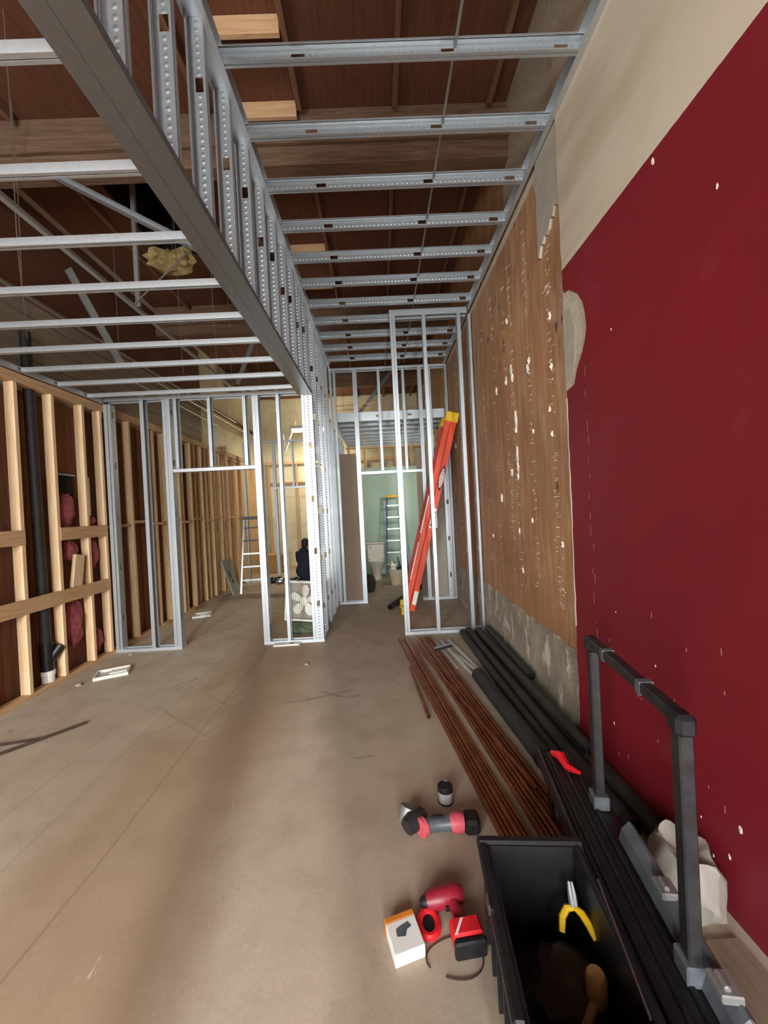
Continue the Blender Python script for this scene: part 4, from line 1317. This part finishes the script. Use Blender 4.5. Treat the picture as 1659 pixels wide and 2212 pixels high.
ob('strip', MB().box(-0.11, 0.11, -0.018, 0.018, 0, 0.012, Matrix.Translation((0.60, 4.02, 0.06)) @ Matrix.Rotation(0.5, 4, 'Z')), M['black_metal'], t)
ob('lip', MB().box(-0.11, 0.11, 0.014, 0.018, 0.0121, 0.03, Matrix.Translation((0.60, 4.02, 0.06)) @ Matrix.Rotation(0.5, 4, 'Z')), M['galv_flat'], t)
for (a, b), lab in ((((0.72, 4.45), (0.86, 3.55)), 'rightmost thin white strip on the floor beside the black tubes'), (((0.63, 4.42), (0.80, 3.3)), 'long thin white strip leading from the bay frame to the tubes'), (((0.70, 4.05), (0.84, 3.52)), 'short white strip forming a fork with the rightmost strip'), (((0.57, 4.4), (0.66, 3.65)), 'thin white strip nearest the copper pipes')):
    d = (V((*b, 0)) - V((*a, 0)))
    R = Matrix.Translation((a[0], a[1], 0.001)) @ Matrix.Rotation(math.atan2(d.y, d.x), 4, 'Z')
    t = thing('metal_strip', lab, 'strip', (a[0], a[1], 0))
    ob('web', MB().box(0, d.length, -0.012, 0.012, 0, 0.004, R), M['white_dim'], t)
    ob('leg', MB().box(0, d.length, 0.009, 0.012, 0.0041, 0.018, R), M['galv_flat'], t)

# ================================================================== black tubes along the wall
for a, b, r, lab in (((0.915, 4.55, 0.04), (0.978, 1.98, 0.04), 0.038, 'long black tube nearest the white strips along the red wall'),
                     ((1.00, 4.6, 0.045), (1.075, 1.72, 0.045), 0.043, 'long black tube in the middle of the row by the wall'),
                     ((1.105, 4.55, 0.05), (1.175, 1.62, 0.05), 0.047, 'long black tube running closest to the concrete base'),
                     ((1.165, 4.35, 0.14), (1.165, 3.1, 0.135), 0.034, 'black tube with open end lying on top near the concrete base'),
                     ((1.06, 4.3, 0.125), (1.13, 2.15, 0.125), 0.032, 'upper black tube stacked on the row towards the cart'),
                     ((0.795, 3.36, 0.06), (0.885, 2.2, 0.06), 0.058, 'short thick black tube with an open near end beside the copper pipes')):
    t = tag(ob('black_tube', MB().pipe(a, b, r, r * 0.8, 16), M['black_rough'], smooth=True), lab, 'tube')
    q = V(a).lerp(V(b), 0.985)
    ob('end_collar', MB().pipe(q, b, r * 1.08, r * 0.8, 16), M['black_pl'], t, True)
tag(ob('floor_plank', MB().box(0.965, 1.16, 0.55, 1.30, 0.0, 0.018), M['plank'], bevel=0.003), 'dusty brown plank on the floor along the foot of the red wall', 'plank')
tag(ob('wooden_batten', MB().box(1.02, 1.055, 1.0, 3.9, 0.0, 0.008), M['board_grey']), 'thin greyish batten between the black tubes on the floor', 'batten')

# ================================================================== cart, bin and bag in the foreground
CA = Matrix.Translation((0.845, 1.565, 0)) @ Matrix.Rotation(math.radians(-8.4), 4, 'Z')
ct = thing('platform_cart', 'black platform cart with a tall upright handle by the red wall', 'cart', rot=CA, loc=(0, 0, 0))
ct.matrix_basis = CA
# local: +Y away from the camera along the cart, -X towards the room
dk = MB().box(-0.145, 0.05, -0.88, 0.36, 0.24, 0.285)
ob('deck', dk, M['black_pl'], ct, bevel=0.012, local=True)
ob('deck_edge', MB().box(-0.16, -0.146, -0.88, 0.36, 0.22, 0.305), M['black_metal'], ct, bevel=0.004, local=True)
for k in range(3):
    x = -0.11 + 0.045 * k
    ob('rib', MB().box(x - 0.008, x + 0.008, -0.86, 0.34, 0.2851, 0.297), M['black_pl'], ct, bevel=0.004, local=True)
ob('side_rail', MB().prism([(0.0, 0.287), (0.05, 0.287), (0.058, 0.34), (0.04, 0.36), (0.012, 0.33)], -0.72, -0.16, 1), M['grey_pl'], ct, bevel=0.004, local=True)
for y in (-0.42, -0.66):
    ob('latch', MB().box(0.0, 0.05, y - 0.03, y + 0.03, 0.35, 0.372).cyl((0.02, y - 0.02, 0.375), (0.02, y + 0.02, 0.375), 0.009, n=8), M['galv_dull'], ct, bevel=0.003, local=True)
for s in (-0.58, 0.0):
    ob('handle_leg', MB().box(-0.018, 0.018, s - 0.02, s + 0.02, 0.2851, 0.945), M['black_metal'], ct, bevel=0.004, local=True)
    ob('leg_bracket', MB().box(-0.03, 0.03, s - 0.032, s + 0.032, 0.286, 0.34), M['grey_pl'], ct, bevel=0.004, local=True)
    ob('corner_joint', MB().box(-0.026, 0.026, s - 0.03, s + 0.03, 0.925, 0.985), M['black_pl'], ct, bevel=0.012, local=True)
ob('handle_bar', MB().box(-0.019, 0.019, -0.56, -0.02, 0.945, 0.983), M['black_metal'], ct, bevel=0.005, local=True)
for s in (-0.14, -0.40):
    ob('grip_band', MB().box(-0.021, 0.021, s - 0.012, s + 0.012, 0.943, 0.985), M['grey_pl'], ct, local=True)
for x in (-0.105, 0.0):
    for y in (-0.78, 0.26):
        ob('wheel', MB().cyl((x - 0.018, y, 0.075), (x + 0.018, y, 0.075), 0.075, n=16), M['black_pl'], ct, True, local=True)
        ob('caster_fork', MB().box(x - 0.026, x - 0.02, y - 0.02, y + 0.02, 0.075, 0.239).box(x + 0.02, x + 0.026, y - 0.02, y + 0.02, 0.075, 0.239), M['black_metal'], ct, local=True)
t = tag(ob('red_strap', MB().tube([(0.80, 1.90, 0.296), (0.815, 1.84, 0.318), (0.82, 1.78, 0.302), (0.845, 1.72, 0.315)], [0.012, 0.022, 0.018, 0.008], 6), M['red'], smooth=True), 'crumpled red strap lying on the far end of the black cart', 'strap')

BA = Matrix.Translation((0.455, 1.108, 0)) @ Matrix.Rotation(math.radians(-5), 4, 'Z')
bn = thing('tote_bin', 'open black plastic bin in the right foreground', 'bin')
bn.matrix_basis = BA
hx, hy, zt = 0.155, 0.25, 0.333
tx, ty = 0.135, 0.22


def frus(mb, ox, oy, ix, iy, z0, z1):
    """four sloping walls with thickness"""
    t = 0.012
    lo_o = [(-ix, -iy), (ix, -iy), (ix, iy), (-ix, iy)]
    up_o = [(-ox, -oy), (ox, -oy), (ox, oy), (-ox, oy)]
    lo_i = [(a - math.copysign(t, a), b - math.copysign(t, b)) for a, b in lo_o]
    up_i = [(a - math.copysign(t, a), b - math.copysign(t, b)) for a, b in up_o]
    vs = [(*p, z0) for p in lo_o] + [(*p, z1) for p in up_o] + [(*p, z1) for p in up_i] + [(*p, z0 + t) for p in lo_i]
    fs = []
    for i in range(4):
        j = (i + 1) % 4
        fs += [(i, j, 4 + j, 4 + i), (4 + i, 4 + j, 8 + j, 8 + i), (8 + i, 8 + j, 12 + j, 12 + i)]
    fs += [(3, 2, 1, 0), (12, 13, 14, 15)]
    return mb.add(vs, fs)


ob('shell', frus(MB(), hx, hy, tx, ty, 0.0, zt), M['black_pl'], bn, local=True)
mb = MB()
mb.box(-hx - 0.03, hx + 0.03, hy - 0.006, hy + 0.03, zt - 0.03, zt + 0.008).box(-hx - 0.03, hx + 0.03, -hy - 0.03, -hy + 0.006, zt - 0.03, zt + 0.008)
mb.box(-hx - 0.03, -hx + 0.006, -hy + 0.006, hy - 0.006, zt - 0.03, zt + 0.008).box(hx - 0.006, hx + 0.012, -hy + 0.006, hy - 0.006, zt - 0.03, zt + 0.008)
ob('rim', mb, M['black_pl'], bn, bevel=0.008, local=True)
for k in range(5):
    y = -0.18 + 0.09 * k
    ob('rib', MB().box(-hx - 0.022, -hx + 0.012, y - 0.006, y + 0.006, 0.05, zt - 0.03), M['black_pl'], bn, local=True)
ob('clip', MB().box(-hx - 0.036, -hx - 0.029, 0.02, 0.06, zt - 0.02, zt + 0.01), M['steel'], bn, local=True)
# tools in the bin
t = thing('pliers', 'yellow handled pliers on top of the tool pouch in the black bin', 'pliers', (0.56, 1.22, 0.2))
ob('jaws', MB().tube([(0.563, 1.235, 0.225), (0.566, 1.255, 0.25), (0.568, 1.268, 0.28)], [0.010, 0.008, 0.004], 6).tube([(0.571, 1.233, 0.225), (0.577, 1.253, 0.25), (0.577, 1.266, 0.28)], [0.010, 0.008, 0.004], 6), M['galv_dull'], t, True)
ob('handle', MB().tube([(0.565, 1.235, 0.225), (0.545, 1.238, 0.222), (0.525, 1.228, 0.205), (0.512, 1.205, 0.18)], [0.008, 0.011, 0.011, 0.009], 8), M['yellow'], t, True)
ob('handle', MB().tube([(0.570, 1.233, 0.225), (0.583, 1.215, 0.225), (0.592, 1.19, 0.215), (0.597, 1.16, 0.2)], [0.008, 0.012, 0.012, 0.009], 8), M['yellow'], t, True)
t = thing('wooden_mallet', 'orange brown wooden handled tool lying deep in the black bin', 'mallet', (0.53, 1.06, 0.1))
ob('head', MB().lathe([(0.022, 0), (0.028, 0.015), (0.028, 0.075), (0.022, 0.085)], (0.54, 1.06, 0.14), 12), M['card'], t, True)
ob('handle', MB().cyl((0.535, 1.05, 0.17), (0.42, 1.0, 0.03), 0.012, n=8), M['card'], t, True)
tag(ob('steel_socket', MB().lathe([(0.012, 0), (0.014, 0.004), (0.014, 0.03), (0.009, 0.034)], (0.40, 1.04, 0.016), 12), M['steel'], smooth=True), 'small shiny socket on the bottom of the black bin', 'socket')
tag(ob('leather_pouch', MB().blob((0.49, 1.13, 0.085), 0.10, 0.12, 0.08, 3, 0.15), M['brown']), 'dark brown pouch lying in the middle of the black bin', 'pouch')
tag(ob('steel_rod', MB().cyl((0.632, 1.20, 0.3455), (0.565, 0.87, 0.346), 0.0035, n=8), M['steel'], smooth=True), 'thin shiny rod resting along the right rim of the black bin', 'rod')

# white sack behind the handle
mb = MB()
rnd = random.Random(8)
prf = [(0.095, 0.0), (0.115, 0.015), (0.128, 0.04), (0.132, 0.07), (0.134, 0.10), (0.126, 0.135), (0.118, 0.165), (0.108, 0.185), (0.10, 0.212), (0.07, 0.19), (0.03, 0.165)]
n = 30
fold = [rnd.uniform(0.6, 1.4) for k in range(n)]
for i, (r, z) in enumerate(prf):
    for k in range(n):
        t_ = 2 * math.pi * k / n
        q = 1 + 0.055 * math.sin(5 * t_ + i * 0.9) + 0.05 * math.sin(9 * t_ - i * 1.3 + fold[k]) + rnd.uniform(-0.03, 0.03)
        zz = z + (0.0 if i == 0 else 0.012 * math.sin(4 * t_ + i) + 0.001)
        mb.v.append((1.10 + r * 0.78 * math.cos(t_) * q, 1.45 + r * 1.0 * math.sin(t_) * q, max(0.0, zz)))
for i in range(len(prf) - 1):
    mb.f += [(i * n + k, i * n + (k + 1) % n, (i + 1) * n + (k + 1) % n, (i + 1) * n + k) for k in range(n)]
mb.f += [tuple(reversed(range(n))), tuple(range((len(prf) - 1) * n, len(prf) * n))]
tag(ob('plastic_sack', mb, M['whitebag'], smooth=True), 'crumpled white sack against the foot of the red wall behind the handle', 'sack')

# ================================================================== tools on the floor
t = thing('tin_can', 'small silver can with a dark lid on the floor beside the copper pipes', 'can', (0.272, 2.01, 0))
ob('body', MB().lathe([(0.036, 0), (0.039, 0.004), (0.037, 0.012), (0.039, 0.02), (0.037, 0.028), (0.039, 0.036), (0.037, 0.046), (0.038, 0.06)], (0, 0, 0), 20), M['can'], t, True, local=True)
ob('lid', MB().lathe([(0.040, 0.0601), (0.040, 0.082), (0.036, 0.086), (0.034, 0.080)], (0, 0, 0), 20), M['black_pl'], t, True, local=True)
ob('bottom_ring', MB().lathe([(0.041, 0), (0.041, 0.006), (0.0395, 0.007)], (0, 0, 0), 20), M['black_pl'], t, True, local=True)

CT = Matrix.Translation((0.10, 1.83, 0.0)) @ Matrix.Rotation(math.radians(-2), 4, 'Z')
ct2 = thing('cordless_grinder', 'grey cordless tool with pink red bands lying across the floor', 'tool')
ct2.matrix_basis = CT
ob('head', MB().tube([(-0.045, -0.03, 0.045), (-0.02, -0.005, 0.05), (0.02, 0.03, 0.05), (0.035, 0.045, 0.045)], [0.036, 0.045, 0.045, 0.03], 14), M['black_metal'], ct2, True, local=True)
ob('guard', MB().cyl((-0.05, 0.03, 0.03), (-0.03, 0.05, 0.085), 0.04, n=14), M['galv_dull'], ct2, True, local=True)
ob('collar', MB().cyl((0.018, -0.035, 0.045), (0.036, -0.022, 0.045), 0.042, n=14), M['pinkred'], ct2, True, local=True)
ob('body', MB().tube([(0.03, -0.02, 0.042), (0.08, -0.012, 0.04), (0.14, -0.008, 0.04), (0.165, -0.006, 0.042)], [0.036, 0.029, 0.029, 0.035], 12), M['grey_pl'], ct2, True, local=True)
ob('red_housing', MB().tube([(0.165, -0.006, 0.042), (0.19, -0.006, 0.045), (0.225, -0.006, 0.042)], [0.036, 0.046, 0.04], 12), M['pinkred'], ct2, True, local=True)
ob('battery', MB().box(0.226, 0.30, -0.05, 0.045, 0.004, 0.075), M['black_pl'], ct2, bevel=0.014, local=True)
ob('switch', MB().box(0.08, 0.13, -0.006, 0.006, 0.068, 0.076), M['black_pl'], ct2, local=True)

DR = Matrix.Translation((0.198, 1.447, 0.0)) @ Matrix.Rotation(math.radians(6), 4, 'Z')
dr = thing('impact_driver', 'bright red cordless driver lying on the floor left of the black bin', 'drill')
dr.matrix_basis = DR
ob('motor_housing', MB().tube([(-0.09, 0.03, 0.036), (-0.06, 0.03, 0.04), (0.02, 0.035, 0.04), (0.05, 0.035, 0.034)], [0.028, 0.036, 0.037, 0.028], 14), M['red_dk'], dr, True, local=True)
ob('nose', MB().tube([(-0.09, 0.03, 0.036), (-0.105, 0.03, 0.034), (-0.115, 0.03, 0.034)], [0.024, 0.018, 0.01], 12), M['black_pl'], dr, True, local=True)
ob('grip', MB().tube([(0.0, 0.03, 0.036), (0.015, -0.02, 0.034), (0.025, -0.07, 0.034)], [0.026, 0.022, 0.026], 12), M['red_dk'], dr, True, local=True)
ob('trigger', MB().box(-0.025, -0.01, -0.015, 0.01, 0.026, 0.042), M['black_pl'], dr, bevel=0.003, local=True)
ob('battery', MB().box(-0.03, 0.078, -0.135, -0.07, 0.012, 0.07), M['red'], dr, bevel=0.008, local=True)
bt = bpy.data.objects['battery.001']
ob('battery_base', MB().box(-0.032, 0.080, -0.160, -0.1355, 0.006, 0.066), M['black_pl'], bt, bevel=0.006, space=dr)
ob('stripe', MB().prism([(-0.025, -0.13), (-0.015, -0.13), (0.02, -0.08), (0.01, -0.08)], 0.0701, 0.0712, 2), M['white'], bt, space=dr)
rp = thing('tape_holder', 'red ring shaped holder with a dark centre beside the red driver', 'holder', (0.105, 1.405, 0))
ob('ring', MB().tube([(0.034 * math.cos(t_), 0.044 * math.sin(t_), 0.016) for t_ in [2 * math.pi * k / 18 for k in range(18)]], 0.013, 8, True), M['red'], rp, True, local=True)
ob('core', MB().lathe([(0.024, 0.0), (0.026, 0.018)], (0, 0, 0.001), 14, 1, 1.25), M['black_pl'], rp, True, local=True)
bx = thing('screw_box', 'small white box with orange end lying tilted on the floor by the red driver', 'box', (0.012, 1.362, 0), 0.28)
ob('carton', MB().box(-0.055, 0.055, -0.065, 0.04, 0, 0.045), M['white'], bx, bevel=0.002, local=True)
ob('orange_end', MB().box(-0.0555, 0.0555, 0.0401, 0.062, 0, 0.0455), M['orange_box'], bx, bevel=0.002, local=True)
ob('printed_picture', MB().prism([(-0.03, -0.012), (0.0, -0.02), (0.012, 0.0), (0.03, 0.006), (0.022, 0.024), (-0.008, 0.018), (-0.026, 0.012)], 0.0451, 0.0458, 2), M['grey_pl'], bx, local=True)
cord = []
for k in range(26):
    t_ = -0.5 + 2 * math.pi * k / 26 * 0.93
    r = 0.075 + 0.004 * math.sin(3 * t_)
    cord.append((0.185 + r * math.sin(t_) * 1.3, 1.305 - r * math.cos(t_) * 0.85, 0.004))
tag(ob('thin_cord', MB().tube(cord, 0.0022, 6), M['rust'], smooth=True), 'thin dark cord curled in a loop on the floor below the red driver', 'cord')
